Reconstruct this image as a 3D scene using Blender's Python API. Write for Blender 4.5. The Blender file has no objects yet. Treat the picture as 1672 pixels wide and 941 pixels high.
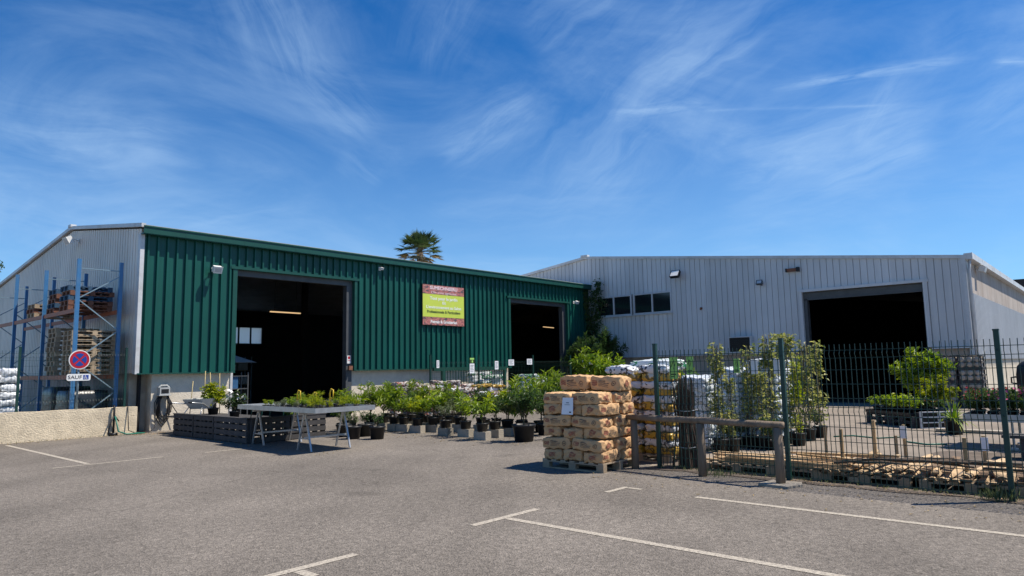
import bpy, math, random
import numpy as np
from mathutils import Vector, Matrix, Euler, Quaternion
R=math.radians
sc=bpy.context.scene
C=sc.collection
rnd=random.Random(7)
# ------------------------------------------------------------------ camera
F=1123.0; CX,CY=836.0,470.5; HC=1.7
PITCH,ROLL,YAW=.1167,-.0183,.7256
fw=Vector((math.cos(PITCH)*math.cos(YAW),math.cos(PITCH)*math.sin(YAW),math.sin(PITCH)))
rt=Vector((math.sin(YAW),-math.cos(YAW),0)); up=rt.cross(fw)
rt2=rt*math.cos(ROLL)+up*math.sin(ROLL); up2=-rt*math.sin(ROLL)+up*math.cos(ROLL)
cam=bpy.data.cameras.new('camera'); co=bpy.data.objects.new('camera',cam); C.objects.link(co)
m=Matrix((rt2,up2,-fw)).transposed().to_4x4(); m.translation=Vector((0,0,HC)); co.matrix_world=m
cam.sensor_width=36; cam.lens=F/1672*36; cam.clip_end=2000; cam.clip_start=.05
sc.camera=co
def ray(u,v): return fw+rt2*((u-CX)/F)-up2*((v-CY)/F)
def G(u,v,z=0):
    d=ray(u,v); t=(z-HC)/d.z; return Vector((d.x*t,d.y*t,z))
# ------------------------------------------------------------------ materials
def nodes(name):
    m=bpy.data.materials.new(name); m.use_nodes=True
    nt=m.node_tree; b=nt.nodes['Principled BSDF']; return m,nt,b
def N(nt,t,**k):
    n=nt.nodes.new(t)
    for a,v in k.items():
        if a.startswith('i_'): n.inputs[int(a[2:]) if a[2:].isdigit() else a[2:].replace('_',' ')].default_value=v
        else: setattr(n,a,v)
    return n
def L(nt,a,b): nt.links.new(a,b)
def M(name,col,rough=.7,var=.18,scale=3.,bump=0.,bscale=30.,metal=0.,spec=.4,rand=.0,dirt=None,dscale=1.2,stretch=None,det=6.):
    """diffuse colour broken up by noise, optional dirt colour in large patches, fine bump, per-object value shift"""
    m,nt,b=nodes(name)
    tc=N(nt,'ShaderNodeTexCoord'); src=tc.outputs['Object']
    if stretch:
        mp=N(nt,'ShaderNodeMapping'); mp.inputs['Scale'].default_value=stretch; L(nt,src,mp.inputs[0]); src=mp.outputs[0]
    n=N(nt,'ShaderNodeTexNoise'); n.inputs['Scale'].default_value=scale; n.inputs['Detail'].default_value=det; n.inputs['Roughness'].default_value=.65
    L(nt,src,n.inputs['Vector'])
    mr=N(nt,'ShaderNodeMapRange'); mr.inputs[1].default_value=.3; mr.inputs[2].default_value=.7
    mr.inputs[3].default_value=1-var; mr.inputs[4].default_value=1+var; L(nt,n.outputs[0],mr.inputs[0])
    hsv=N(nt,'ShaderNodeHueSaturation'); hsv.inputs['Color'].default_value=(*col,1)
    val=mr.outputs[0]
    if rand:
        oi=N(nt,'ShaderNodeObjectInfo'); m2=N(nt,'ShaderNodeMapRange'); m2.inputs[3].default_value=1-rand; m2.inputs[4].default_value=1+rand
        L(nt,oi.outputs['Random'],m2.inputs[0]); mu=N(nt,'ShaderNodeMath',operation='MULTIPLY'); L(nt,val,mu.inputs[0]); L(nt,m2.outputs[0],mu.inputs[1]); val=mu.outputs[0]
    L(nt,val,hsv.inputs['Value']); out=hsv.outputs[0]
    if dirt:
        n2=N(nt,'ShaderNodeTexNoise'); n2.inputs['Scale'].default_value=dscale; n2.inputs['Detail'].default_value=8; n2.inputs['Roughness'].default_value=.7
        L(nt,src,n2.inputs['Vector'])
        m3=N(nt,'ShaderNodeMapRange'); m3.inputs[1].default_value=.5; m3.inputs[2].default_value=.75; L(nt,n2.outputs[0],m3.inputs[0])
        mx=N(nt,'ShaderNodeMix',data_type='RGBA'); L(nt,m3.outputs[0],mx.inputs[0]); L(nt,out,mx.inputs[6]); mx.inputs[7].default_value=(*dirt,1); out=mx.outputs[2]
    L(nt,out,b.inputs['Base Color'])
    b.inputs['Roughness'].default_value=rough; b.inputs['Metallic'].default_value=metal; b.inputs['Specular IOR Level'].default_value=spec
    if bump:
        n3=N(nt,'ShaderNodeTexNoise'); n3.inputs['Scale'].default_value=bscale; n3.inputs['Detail'].default_value=5; L(nt,src,n3.inputs['Vector'])
        bp=N(nt,'ShaderNodeBump'); bp.inputs['Strength'].default_value=bump; bp.inputs['Distance'].default_value=.02; L(nt,n3.outputs[0],bp.inputs['Height']); L(nt,bp.outputs[0],b.inputs['Normal'])
    return m
def LEAF(name,col,col2,rough=.45,trans=.35,rand=.15):
    """leaf material: colour varies leaf by leaf (face attribute), light passes through"""
    m,nt,b=nodes(name)
    at=N(nt,'ShaderNodeAttribute',attribute_name='leafvar')
    mx=N(nt,'ShaderNodeMix',data_type='RGBA'); L(nt,at.outputs['Fac'],mx.inputs[0]); mx.inputs[6].default_value=(*col,1); mx.inputs[7].default_value=(*col2,1)
    oi=N(nt,'ShaderNodeObjectInfo'); mr=N(nt,'ShaderNodeMapRange'); mr.inputs[3].default_value=1-rand; mr.inputs[4].default_value=1+rand; L(nt,oi.outputs['Random'],mr.inputs[0])
    hs=N(nt,'ShaderNodeHueSaturation'); L(nt,mx.outputs[2],hs.inputs['Color']); L(nt,mr.outputs[0],hs.inputs['Value'])
    L(nt,hs.outputs[0],b.inputs['Base Color']); b.inputs['Roughness'].default_value=rough; b.inputs['Specular IOR Level'].default_value=.35
    tr=N(nt,'ShaderNodeBsdfTranslucent'); h2=N(nt,'ShaderNodeHueSaturation'); h2.inputs['Value'].default_value=1.5; h2.inputs['Saturation'].default_value=1.1; L(nt,hs.outputs[0],h2.inputs['Color']); L(nt,h2.outputs[0],tr.inputs[0])
    ms=N(nt,'ShaderNodeMixShader'); ms.inputs[0].default_value=trans; L(nt,b.outputs[0],ms.inputs[1]); L(nt,tr.outputs[0],ms.inputs[2])
    L(nt,ms.outputs[0],nt.nodes['Material Output'].inputs['Surface']); return m
def EMIT(name,col,s):
    m,nt,b=nodes(name); b.inputs['Base Color'].default_value=(*col,1); b.inputs['Emission Color'].default_value=(*col,1); b.inputs['Emission Strength'].default_value=s; return m

def asphalt():
    m,nt,b=nodes('asphalt'); tc=N(nt,'ShaderNodeTexCoord'); s=tc.outputs['Object']
    def noise(sc_,d=4,r=.6):
        n=N(nt,'ShaderNodeTexNoise'); n.inputs['Scale'].default_value=sc_; n.inputs['Detail'].default_value=d; n.inputs['Roughness'].default_value=r; L(nt,s,n.inputs['Vector']); return n.outputs[0]
    v=N(nt,'ShaderNodeTexVoronoi'); v.inputs['Scale'].default_value=62; L(nt,s,v.inputs['Vector'])
    rp=N(nt,'ShaderNodeMapRange'); L(nt,v.outputs['Color'],rp.inputs[0]); rp.inputs[1].default_value=.1; rp.inputs[2].default_value=.95; rp.inputs[3].default_value=.66; rp.inputs[4].default_value=1.36
    a=N(nt,'ShaderNodeMapRange'); L(nt,noise(.35,6,.6),a.inputs[0]); a.inputs[1].default_value=.3; a.inputs[2].default_value=.7; a.inputs[3].default_value=.78; a.inputs[4].default_value=1.2
    a2=N(nt,'ShaderNodeMapRange'); L(nt,noise(13,4,.75),a2.inputs[0]); a2.inputs[1].default_value=.3; a2.inputs[2].default_value=.7; a2.inputs[3].default_value=.70; a2.inputs[4].default_value=1.30
    p=N(nt,'ShaderNodeMath',operation='MULTIPLY'); L(nt,rp.outputs[0],p.inputs[0]); L(nt,a.outputs[0],p.inputs[1])
    p2=N(nt,'ShaderNodeMath',operation='MULTIPLY'); L(nt,p.outputs[0],p2.inputs[0]); L(nt,a2.outputs[0],p2.inputs[1])
    # oil spots and worn darker patches
    st=N(nt,'ShaderNodeMapRange'); L(nt,noise(1.1,8,.75),st.inputs[0]); st.inputs[1].default_value=.6; st.inputs[2].default_value=.72; st.inputs[3].default_value=1; st.inputs[4].default_value=.78
    p3=N(nt,'ShaderNodeMath',operation='MULTIPLY'); L(nt,p2.outputs[0],p3.inputs[0]); L(nt,st.outputs[0],p3.inputs[1])
    def mul(x,y):
        n=N(nt,'ShaderNodeMath',operation='MULTIPLY'); L(nt,x,n.inputs[0]); L(nt,y,n.inputs[1]); return n.outputs[0]
    def mr(x,a,b_,c,d,sm=True):
        n=N(nt,'ShaderNodeMapRange'); n.interpolation_type='SMOOTHSTEP' if sm else 'LINEAR'; L(nt,x,n.inputs[0])
        for i,q in enumerate((a,b_,c,d)): n.inputs[1+i].default_value=q
        return n.outputs[0]
    w1=N(nt,'ShaderNodeTexWave'); mp=N(nt,'ShaderNodeMapping'); mp.inputs['Rotation'].default_value=(0,0,R(52)); L(nt,s,mp.inputs[0]); L(nt,mp.outputs[0],w1.inputs[0]); w1.inputs['Scale'].default_value=.16; w1.inputs['Distortion'].default_value=3.5; w1.inputs['Detail'].default_value=3; w1.inputs['Detail Scale'].default_value=.5
    tyre=mr(w1.outputs['Fac'],.55,.95,1.0,.93)
    vc=N(nt,'ShaderNodeTexVoronoi'); vc.feature='DISTANCE_TO_EDGE'; vc.inputs['Scale'].default_value=.23; nw=N(nt,'ShaderNodeTexNoise'); nw.inputs['Scale'].default_value=1.3; nw.inputs['Detail'].default_value=6; L(nt,s,nw.inputs['Vector'])
    av=N(nt,'ShaderNodeVectorMath',operation='MULTIPLY_ADD'); L(nt,nw.outputs['Color'],av.inputs[0]); av.inputs[1].default_value=(1.1,1.1,0); L(nt,s,av.inputs[2]); L(nt,av.outputs[0],vc.inputs['Vector'])
    crk=mr(vc.outputs['Distance'],.0,.005,.80,1.)
    oil=mr(noise(.55,2,.4),.66,.74,1.,.74)
    fin=mul(mul(p3.outputs[0],tyre),mul(crk,oil))
    hs=N(nt,'ShaderNodeHueSaturation'); hs.inputs['Color'].default_value=(.182,.160,.137,1); L(nt,fin,hs.inputs['Value'])
    L(nt,hs.outputs[0],b.inputs['Base Color']); b.inputs['Roughness'].default_value=.9; b.inputs['Specular IOR Level'].default_value=.25
    bp=N(nt,'ShaderNodeBump'); bp.inputs['Strength'].default_value=.9; bp.inputs['Distance'].default_value=.012; L(nt,v.outputs['Distance'],bp.inputs['Height']); L(nt,bp.outputs[0],b.inputs['Normal'])
    return m
def worn_paint():
    m,nt,b=nodes('worn_road_paint'); tc=N(nt,'ShaderNodeTexCoord')
    n=N(nt,'ShaderNodeTexNoise'); n.inputs['Scale'].default_value=34; n.inputs['Detail'].default_value=8; n.inputs['Roughness'].default_value=.85; L(nt,tc.outputs['Object'],n.inputs['Vector'])
    r=N(nt,'ShaderNodeMapRange'); L(nt,n.outputs[0],r.inputs[0]); r.inputs[1].default_value=.44; r.inputs[2].default_value=.60
    mx=N(nt,'ShaderNodeMix',data_type='RGBA'); L(nt,r.outputs[0],mx.inputs[0]); mx.inputs[6].default_value=(.46,.41,.33,1); mx.inputs[7].default_value=(.19,.165,.14,1)
    L(nt,mx.outputs[2],b.inputs['Base Color']); b.inputs['Roughness'].default_value=.85; return m
def cladding(name,col,rough=.38,streak=.12,dirt=None,axis='Y'):
    """painted steel sheet: faint vertical rain streaks, slight sheet to sheet tone"""
    m,nt,b=nodes(name); tc=N(nt,'ShaderNodeTexCoord')
    mp=N(nt,'ShaderNodeMapping'); mp.inputs['Scale'].default_value=(5,5,.35); L(nt,tc.outputs['Object'],mp.inputs[0])
    n=N(nt,'ShaderNodeTexNoise'); n.inputs['Scale'].default_value=1.; n.inputs['Detail'].default_value=7; n.inputs['Roughness'].default_value=.65; L(nt,mp.outputs[0],n.inputs['Vector'])
    n2=N(nt,'ShaderNodeTexNoise'); n2.inputs['Scale'].default_value=.6; n2.inputs['Detail'].default_value=3; L(nt,tc.outputs['Object'],n2.inputs['Vector'])
    ad=N(nt,'ShaderNodeMath',operation='ADD'); L(nt,n.outputs[0],ad.inputs[0]); L(nt,n2.outputs[0],ad.inputs[1])
    r=N(nt,'ShaderNodeMapRange'); L(nt,ad.outputs[0],r.inputs[0]); r.inputs[1].default_value=.7; r.inputs[2].default_value=1.3; r.inputs[3].default_value=1-streak; r.inputs[4].default_value=1+streak
    sx=N(nt,'ShaderNodeSeparateXYZ'); L(nt,tc.outputs['Object'],sx.inputs[0]); ax=sx.outputs[0 if axis=='Y' else 1]
    fl=N(nt,'ShaderNodeMath',operation='DIVIDE'); L(nt,ax,fl.inputs[0]); fl.inputs[1].default_value=1.16; f2=N(nt,'ShaderNodeMath',operation='FLOOR'); L(nt,fl.outputs[0],f2.inputs[0])
    wn=N(nt,'ShaderNodeTexWhiteNoise',noise_dimensions='1D'); L(nt,f2.outputs[0],wn.inputs['W']); wr=N(nt,'ShaderNodeMapRange'); L(nt,wn.outputs['Value'],wr.inputs[0]); wr.inputs[3].default_value=.90; wr.inputs[4].default_value=1.09
    pv=N(nt,'ShaderNodeMath',operation='MULTIPLY'); L(nt,r.outputs[0],pv.inputs[0]); L(nt,wr.outputs[0],pv.inputs[1])
    hs=N(nt,'ShaderNodeHueSaturation'); hs.inputs['Color'].default_value=(*col,1); L(nt,pv.outputs[0],hs.inputs['Value']); out=hs.outputs[0]
    if dirt:
        mp2=N(nt,'ShaderNodeMapping'); mp2.inputs['Scale'].default_value=(3.5,3.5,.22); L(nt,tc.outputs['Object'],mp2.inputs[0])
        n3=N(nt,'ShaderNodeTexNoise'); n3.inputs['Scale'].default_value=1.4; n3.inputs['Detail'].default_value=9; n3.inputs['Roughness'].default_value=.75; L(nt,mp2.outputs[0],n3.inputs['Vector'])
        r3=N(nt,'ShaderNodeMapRange'); L(nt,n3.outputs[0],r3.inputs[0]); r3.inputs[1].default_value=.56; r3.inputs[2].default_value=.8; r3.inputs[4].default_value=.55
        mx=N(nt,'ShaderNodeMix',data_type='RGBA'); L(nt,r3.outputs[0],mx.inputs[0]); L(nt,out,mx.inputs[6]); mx.inputs[7].default_value=(*dirt,1); out=mx.outputs[2]
    L(nt,out,b.inputs['Base Color']); b.inputs['Roughness'].default_value=rough; b.inputs['Specular IOR Level'].default_value=.35
    n4=N(nt,'ShaderNodeTexNoise'); n4.inputs['Scale'].default_value=1.6; L(nt,tc.outputs['Object'],n4.inputs['Vector'])
    bp=N(nt,'ShaderNodeBump'); bp.inputs['Strength'].default_value=.12; bp.inputs['Distance'].default_value=.05; L(nt,n4.outputs[0],bp.inputs['Height']); L(nt,bp.outputs[0],b.inputs['Normal'])
    return m
def frosted():
    m,nt,b=nodes('frosted_glass'); t=N(nt,'ShaderNodeBsdfTranslucent'); t.inputs[0].default_value=(.75,.82,.78,1)
    L(nt,t.outputs[0],nt.nodes['Material Output'].inputs['Surface']); return m
def patchwork(name,cols,scale=9,rough=.35,stretch=(1,1,1)):
    """printed plastic: big irregular patches of a few ink colours"""
    m,nt,b=nodes(name); tc=N(nt,'ShaderNodeTexCoord'); mp=N(nt,'ShaderNodeMapping'); mp.inputs['Scale'].default_value=stretch; L(nt,tc.outputs['Object'],mp.inputs[0])
    oi=N(nt,'ShaderNodeObjectInfo'); ml=N(nt,'ShaderNodeMath',operation='MULTIPLY'); ml.inputs[1].default_value=50; L(nt,oi.outputs['Random'],ml.inputs[0])
    n=N(nt,'ShaderNodeTexNoise',noise_dimensions='4D'); n.inputs['Scale'].default_value=scale; n.inputs['Detail'].default_value=2; L(nt,mp.outputs[0],n.inputs['Vector']); L(nt,ml.outputs[0],n.inputs['W'])
    cr=N(nt,'ShaderNodeValToRGB'); cr.color_ramp.interpolation='CONSTANT'; e=cr.color_ramp.elements
    while len(e)<len(cols): e.new(.5)
    for k,(p,c) in enumerate(cols): e[k].position=p; e[k].color=(*c,1)
    L(nt,n.outputs[0],cr.inputs[0]); L(nt,cr.outputs[0],b.inputs['Base Color']); b.inputs['Roughness'].default_value=rough
    n3=N(nt,'ShaderNodeTexNoise'); n3.inputs['Scale'].default_value=14; n3.inputs['Detail'].default_value=4; L(nt,tc.outputs['Object'],n3.inputs['Vector'])
    bp=N(nt,'ShaderNodeBump'); bp.inputs['Strength'].default_value=.5; bp.inputs['Distance'].default_value=.02; L(nt,n3.outputs[0],bp.inputs['Height']); L(nt,bp.outputs[0],b.inputs['Normal'])
    return m
MT=dict(
 asphalt=asphalt(), paint=worn_paint(),
 yard=M('yard_concrete',(.24,.20,.16),.9,.25,1.2,.4,60,dirt=(.13,.105,.085),dscale=.6),
 soil=M('trodden_soil',(.12,.095,.075),.95,.35,3,.8,25),
 green=cladding('green_painted_steel',(.0035,.070,.055),.42,.16,dirt=(.016,.070,.060)),
 green_trim=M('green_trim_steel',(.005,.062,.047),.45,.12,4),
 greysheet=cladding('grey_painted_steel',(.56,.565,.57),.45,.08,dirt=(.33,.32,.30),axis='X'),
 greysheet2=cladding('weathered_grey_steel',(.68,.62,.55),.5,.10,dirt=(.36,.34,.31),axis='X'),
 trim=M('pale_grey_trim',(.55,.56,.57),.45,.1,2,dirt=(.38,.36,.33),dscale=1.5),
 roof=M('roof_sheet',(.42,.42,.41),.6,.12,1.5,dirt=(.28,.26,.23)),
 render=M('white_render',(.64,.57,.46),.9,.12,2.5,.6,28,dirt=(.40,.35,.28),dscale=.9),
 wallstone=M('cream_render_low_wall',(.62,.52,.37),.92,.2,3.,.9,24,dirt=(.34,.28,.21),dscale=1.1),
 concrete=M('grey_concrete',(.37,.325,.26),.9,.2,3,.5,30,dirt=(.2,.19,.17),rand=.15),
 panelconc=M('weathered_concrete_panel',(.40,.35,.31),.9,.18,1.5,.3,20,dirt=(.28,.22,.18),dscale=.8,stretch=(1,1,.35)),
 cream=M('cream_block_wall',(.62,.54,.42),.9,.12,2,.3,20,dirt=(.42,.35,.26),dscale=.7),
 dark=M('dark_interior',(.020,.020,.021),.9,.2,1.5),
 darkmetal=M('dark_grey_metal',(.07,.075,.08),.5,.2,3),
 glass=M('dark_window_glass',(.012,.015,.018),.08,.2,1,spec=.6),
 alu=M('aluminium_frame',(.50,.51,.52),.4,.1,3),
 zinc=M('galvanised_steel',(.42,.43,.43),.38,.18,5,metal=.6),
 frost=frosted(),
 tube=EMIT('warm_tube',(1.,.66,.33),.6),
 blue=M('rack_blue_paint',(.045,.16,.34),.35,.15,4,dirt=(.10,.14,.20),dscale=2),
 orange=M('rack_orange_paint',(.33,.10,.045),.55,.2,4,dirt=(.16,.07,.05),dscale=2),
 brace=M('rack_brace_steel',(.20,.28,.33),.45,.15,4,metal=.3),
 palletwood=M('pallet_wood',(.34,.26,.175),.85,.25,6,.4,40,rand=.22,dirt=(.22,.17,.12),dscale=3),
 palletblue=M('blue_pallet_wood',(.025,.07,.13),.7,.25,6,.3,40),
 palletred=M('red_brown_pallet_wood',(.16,.07,.045),.75,.25,6,.3,40),
 palletdark=M('dark_stained_pallet_wood',(.055,.052,.052),.8,.25,7,.4,40,rand=.15),
 oldwood=M('weathered_round_wood',(.19,.145,.105),.9,.3,9,.6,40,stretch=(1,1,.12),dirt=(.10,.075,.055),dscale=4),
 newwood=M('pale_sawn_wood',(.55,.38,.21),.8,.22,7,.3,40,rand=.2),
 logwood=M('half_round_log_wood',(.47,.335,.195),.85,.28,6,.4,30,rand=.28,dirt=(.22,.15,.09),dscale=3),
 logbark=M('log_underside',(.20,.13,.075),.9,.3,8,.5,30,rand=.2),
 stake=M('wood_stake',(.42,.29,.15),.85,.25,8,.3,40,rand=.2),
 bamboo=M('bamboo_cane',(.42,.33,.15),.6,.2,10),
 willow=M('dark_brushwood',(.075,.052,.038),.9,.35,8,.4,60,rand=.2),
 wiregreen=M('green_coated_wire',(.008,.035,.027),.5,.1,4),
 postgreen=M('green_coated_post',(.008,.040,.032),.42,.12,4),
 gategreen=M('green_gate_paint',(.010,.06,.045),.45,.12,4),
 pot=M('black_plastic_pot',(.013,.014,.016),.45,.2,5,rand=.2),
 potgrey=M('grey_plastic',(.40,.41,.40),.45,.15,5),
 kraft=M('kraft_paper',(.54,.33,.165),.8,.12,5,1.0,13,rand=.08),
 print_red=M('printed_red_ink',(.30,.11,.065),.8,.3,20), print_dark=M('printed_dark_ink',(.13,.09,.065),.8,.3,20),
 white=M('white_paint',(.74,.74,.72),.5,.06,4), paper=M('white_paper',(.76,.77,.80),.7,.04,4), black=M('black_rubber',(.012,.012,.013),.5,.2,5),
 whiteplastic=M('white_plastic_sack',(.66,.68,.70),.3,.1,5,.6,12,rand=.08),
 blackwrap=M('black_stretch_film',(.02,.022,.026),.34,.3,4,.7,9,spec=.5),
 signred=M('sign_red',(.42,.012,.025),.4,.06,4), signblue=M('sign_blue',(.012,.05,.28),.4,.06,4),
 lime=M('lime_panel',(.52,.62,.085),.5,.05,3), limecard=M('lime_card',(.36,.66,.16),.5,.08,6), olive=M('dark_olive_ink',(.045,.075,.02),.6,.1,4),
 ink=M('dark_ink',(.03,.03,.035),.6,.1,4), palepink=M('pale_pink_ink',(.80,.62,.66),.6,.1,6), whiteink=M('white_ink',(.78,.82,.74),.5,.03,4),
 rust=M('rusty_steel',(.20,.085,.05),.8,.35,9),
 yellow=M('yellow_plastic',(.62,.40,.02),.45,.15,5),
 terracotta=M('terracotta_ink',(.5,.16,.06),.7,.1,5),
 bluebin=M('blue_plastic_crate',(.03,.10,.22),.5,.15,4),
 hose=M('green_hose',(.02,.16,.11),.4,.1,4),
 stone=M('pale_stone',(.34,.30,.25),.85,.2,5,.4,20,rand=.18),
 bark=M('tree_bark',(.10,.075,.055),.95,.3,6,.7,25,stretch=(1,1,.3)),
 stem=M('green_brown_stem',(.10,.085,.045),.8,.3,8),
 frond_dead=M('dry_palm_frond',(.34,.25,.12),.85,.3,6),
 flower_w=M('white_petals',(.78,.76,.70),.6,.1,5), flower_p=M('pink_petals',(.62,.10,.26),.6,.25,9), flower_r=M('red_petals',(.50,.045,.05),.6,.25,9),flower_l=M('lilac_petals',(.55,.30,.55),.6,.2,9),flower_o=M('orange_petals',(.70,.22,.04),.6,.2,9),
 leaf=LEAF('laurel_leaf',(.065,.14,.018),(.32,.39,.038)), leafdark=LEAF('oleander_leaf',(.025,.060,.020),(.085,.14,.035)),
 leafyel=LEAF('yellow_green_leaf',(.14,.22,.018),(.40,.40,.030)), leafgrey=LEAF('grey_green_leaf',(.085,.12,.055),(.20,.22,.11)),
 leafvine=LEAF('climber_leaf',(.085,.13,.030),(.46,.44,.15)), leaftree=LEAF('tree_leaf',(.030,.060,.015),(.075,.115,.025)),
 palm=LEAF('palm_frond_leaf',(.030,.062,.022),(.085,.12,.038),trans=.2),
 soilbag=patchwork('patterned_soil_sack',[(0,(.48,.45,.41)),(.42,(.13,.095,.08)),(.50,(.40,.36,.33)),(.57,(.24,.085,.06)),(.63,(.11,.10,.10)),(.69,(.5,.5,.48))],3.2),
 yelbag=patchwork('yellow_sack_print',[(0,(.42,.25,.02)),(.40,(.48,.29,.03)),(.54,(.10,.07,.02)),(.61,(.40,.26,.05)),(.68,(.55,.52,.45))],7),
 whtbag=patchwork('white_sack_print',[(0,(.60,.62,.64)),(.50,(.64,.65,.66)),(.56,(.05,.05,.06)),(.64,(.55,.56,.58))],8),
 wrap=patchwork('bluish_wrapped_sack_print',[(0,(.62,.67,.72)),(.44,(.36,.42,.48)),(.48,(.68,.71,.74)),(.57,(.13,.16,.20)),(.60,(.52,.56,.60)),(.68,(.30,.35,.40))],6,.3,(1,1,2)),
 grnbag=patchwork('green_white_sack_print',[(0,(.62,.65,.66)),(.50,(.03,.20,.08)),(.58,(.55,.60,.58)),(.66,(.03,.16,.06))],4.5),
 bandphoto=patchwork('photo_band_print',[(0,(.09,.075,.08)),(.42,(.36,.12,.11)),(.50,(.50,.19,.17)),(.58,(.24,.12,.09)),(.66,(.55,.28,.20))],5,.5,(1,1,2.5)),
)
# ------------------------------------------------------------------ mesh builder
class MB:
    def __init__(s): s.v=[]; s.f=[]; s.mi=[]; s.lv=[]
    def face(s,pts,mi=0,lv=0.):
        n=len(s.v); s.v+= [tuple(p) for p in pts]; s.f.append(tuple(range(n,n+len(pts)))); s.mi.append(mi); s.lv.append(lv)
    def add(s,vs,fs,mi=0,lv=0.):
        n=len(s.v); s.v+=[tuple(p) for p in vs]
        for f in fs: s.f.append(tuple(n+i for i in f)); s.mi.append(mi); s.lv.append(lv)
    def box(s,lo,hi,mi=0,mat=None):
        x0,y0,z0=lo; x1,y1,z1=hi
        vs=[Vector(p) for p in ((x0,y0,z0),(x1,y0,z0),(x1,y1,z0),(x0,y1,z0),(x0,y0,z1),(x1,y0,z1),(x1,y1,z1),(x0,y1,z1))]
        if mat: vs=[mat@p for p in vs]
        s.add(vs,[(0,3,2,1),(4,5,6,7),(0,1,5,4),(1,2,6,5),(2,3,7,6),(3,0,4,7)],mi)
    def bar(s,a,b,w,h=None,mi=0,roll=0.):
        a=Vector(a);b=Vector(b); d=(b-a); l=d.length; h=h or w
        q=d.to_track_quat('X','Z'); mt=Matrix.Translation(a)@q.to_matrix().to_4x4()@Matrix.Rotation(roll,4,'X')
        s.box((0,-w/2,-h/2),(l,w/2,h/2),mi,mt)
    def tube(s,pts,r,n=8,mi=0,caps=True,lv=0.):
        pts=[Vector(p) for p in pts]; rs=r if isinstance(r,(list,tuple)) else [r]*len(pts)
        base=len(s.v); prev=None
        for i,p in enumerate(pts):
            t=(pts[min(i+1,len(pts)-1)]-pts[max(i-1,0)]).normalized()
            if prev is None:
                x=t.orthogonal().normalized()
            else:
                x=prev-t*prev.dot(t); x=x.normalized() if x.length>1e-6 else t.orthogonal().normalized()
            prev=x; y=t.cross(x)
            for k in range(n):
                a=2*math.pi*k/n; s.v.append(tuple(p+(x*math.cos(a)+y*math.sin(a))*rs[i]))
        for i in range(len(pts)-1):
            for k in range(n):
                a=base+i*n+k; b=base+i*n+(k+1)%n; s.f.append((a,b,b+n,a+n)); s.mi.append(mi); s.lv.append(lv)
        if caps:
            s.f.append(tuple(base+k for k in reversed(range(n)))); s.mi.append(mi); s.lv.append(lv)
            e=base+(len(pts)-1)*n; s.f.append(tuple(e+k for k in range(n))); s.mi.append(mi); s.lv.append(lv)
    def lathe(s,prof,n=20,c=(0,0,0),mi=0):
        base=len(s.v)
        for (r,z) in prof:
            for k in range(n):
                a=2*math.pi*k/n; s.v.append((c[0]+r*math.cos(a),c[1]+r*math.sin(a),c[2]+z))
        for i in range(len(prof)-1):
            for k in range(n):
                a=base+i*n+k; b=base+i*n+(k+1)%n; s.f.append((a,b,b+n,a+n)); s.mi.append(mi); s.lv.append(0.)
    def prism(s,poly,ext,mi=0):
        """poly: list of 3D points in order, ext: extrusion vector"""
        p=[Vector(q) for q in poly]; e=Vector(ext); n=len(p)
        vs=p+[q+e for q in p]; fs=[tuple(reversed(range(n))),tuple(range(n,2*n))]+[(i,(i+1)%n,n+(i+1)%n,n+i) for i in range(n)]
        s.add(vs,fs,mi)
    def leaf(s,p,d,nrm,l,w,lv,fold=.22,mi=0):
        p=Vector(p); d=Vector(d).normalized(); x=d.cross(nrm)
        x=x.normalized() if x.length>1e-5 else d.orthogonal().normalized()
        u=x.cross(d)
        m_=p+d*l*.45; tip=p+d*l-u*l*.12; a=m_+x*w*.5+u*w*fold; b=m_-x*w*.5+u*w*fold
        n=len(s.v); s.v+=[tuple(p),tuple(a),tuple(tip),tuple(b)]
        s.f+=[(n,n+1,n+2),(n,n+2,n+3)]; s.mi+=[mi,mi]; s.lv+=[lv,lv]
    def mesh(s,name,mats,smooth=False):
        me=bpy.data.meshes.new(name); me.from_pydata(s.v,[],s.f)
        for x in (mats if isinstance(mats,(list,tuple)) else [mats]): me.materials.append(MT[x] if isinstance(x,str) else x)
        me.polygons.foreach_set('material_index',s.mi)
        if any(s.lv):
            at=me.attributes.new('leafvar','FLOAT','FACE'); at.data.foreach_set('value',s.lv)
        if smooth: me.polygons.foreach_set('use_smooth',[True]*len(s.f))
        me.update(); return me
    def build(s,name,mats,parent=None,smooth=False,loc=None,rz=0,label=None):
        return put(name,s.mesh(name,mats,smooth),parent,loc,rz,label)
def put(name,me,parent=None,loc=None,rz=0,label=None,rot=None):
    o=bpy.data.objects.new(name,me); C.objects.link(o)
    if loc is not None: o.location=loc
    if rot is not None: o.rotation_euler=rot
    elif rz: o.rotation_euler.z=rz
    if parent is not None: o.parent=parent
    if label: o['label']=label
    return o
def tag(o,label,cat,group=None):
    o['label']=label; o['category']=cat
    if group: o['group']=group
    return o
def struct(o): o['kind']='structure'; return o
def thing(name,label,cat,loc=(0,0,0),rz=0,group=None,rot=None):
    o=bpy.data.objects.new(name,None); C.objects.link(o); o.location=loc
    if rot is not None: o.rotation_euler=rot
    else: o.rotation_euler.z=rz
    o.empty_display_size=.1
    return tag(o,label,cat,group)
def dup(root,loc,rz=0,label=None,group=None,scale=None,rot=None):
    r=root.copy(); C.objects.link(r); r.location=loc
    if rot is not None: r.rotation_euler=rot
    else: r.rotation_euler=(0,0,rz)
    if label: r['label']=label
    if group: r['group']=group
    if scale: r.scale=(scale,)*3 if isinstance(scale,(int,float)) else scale
    for ch in list(root.children):
        c=ch.copy(); C.objects.link(c); c.parent=r
        for g in ch.children:
            d=g.copy(); C.objects.link(d); d.parent=c
    return r
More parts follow.
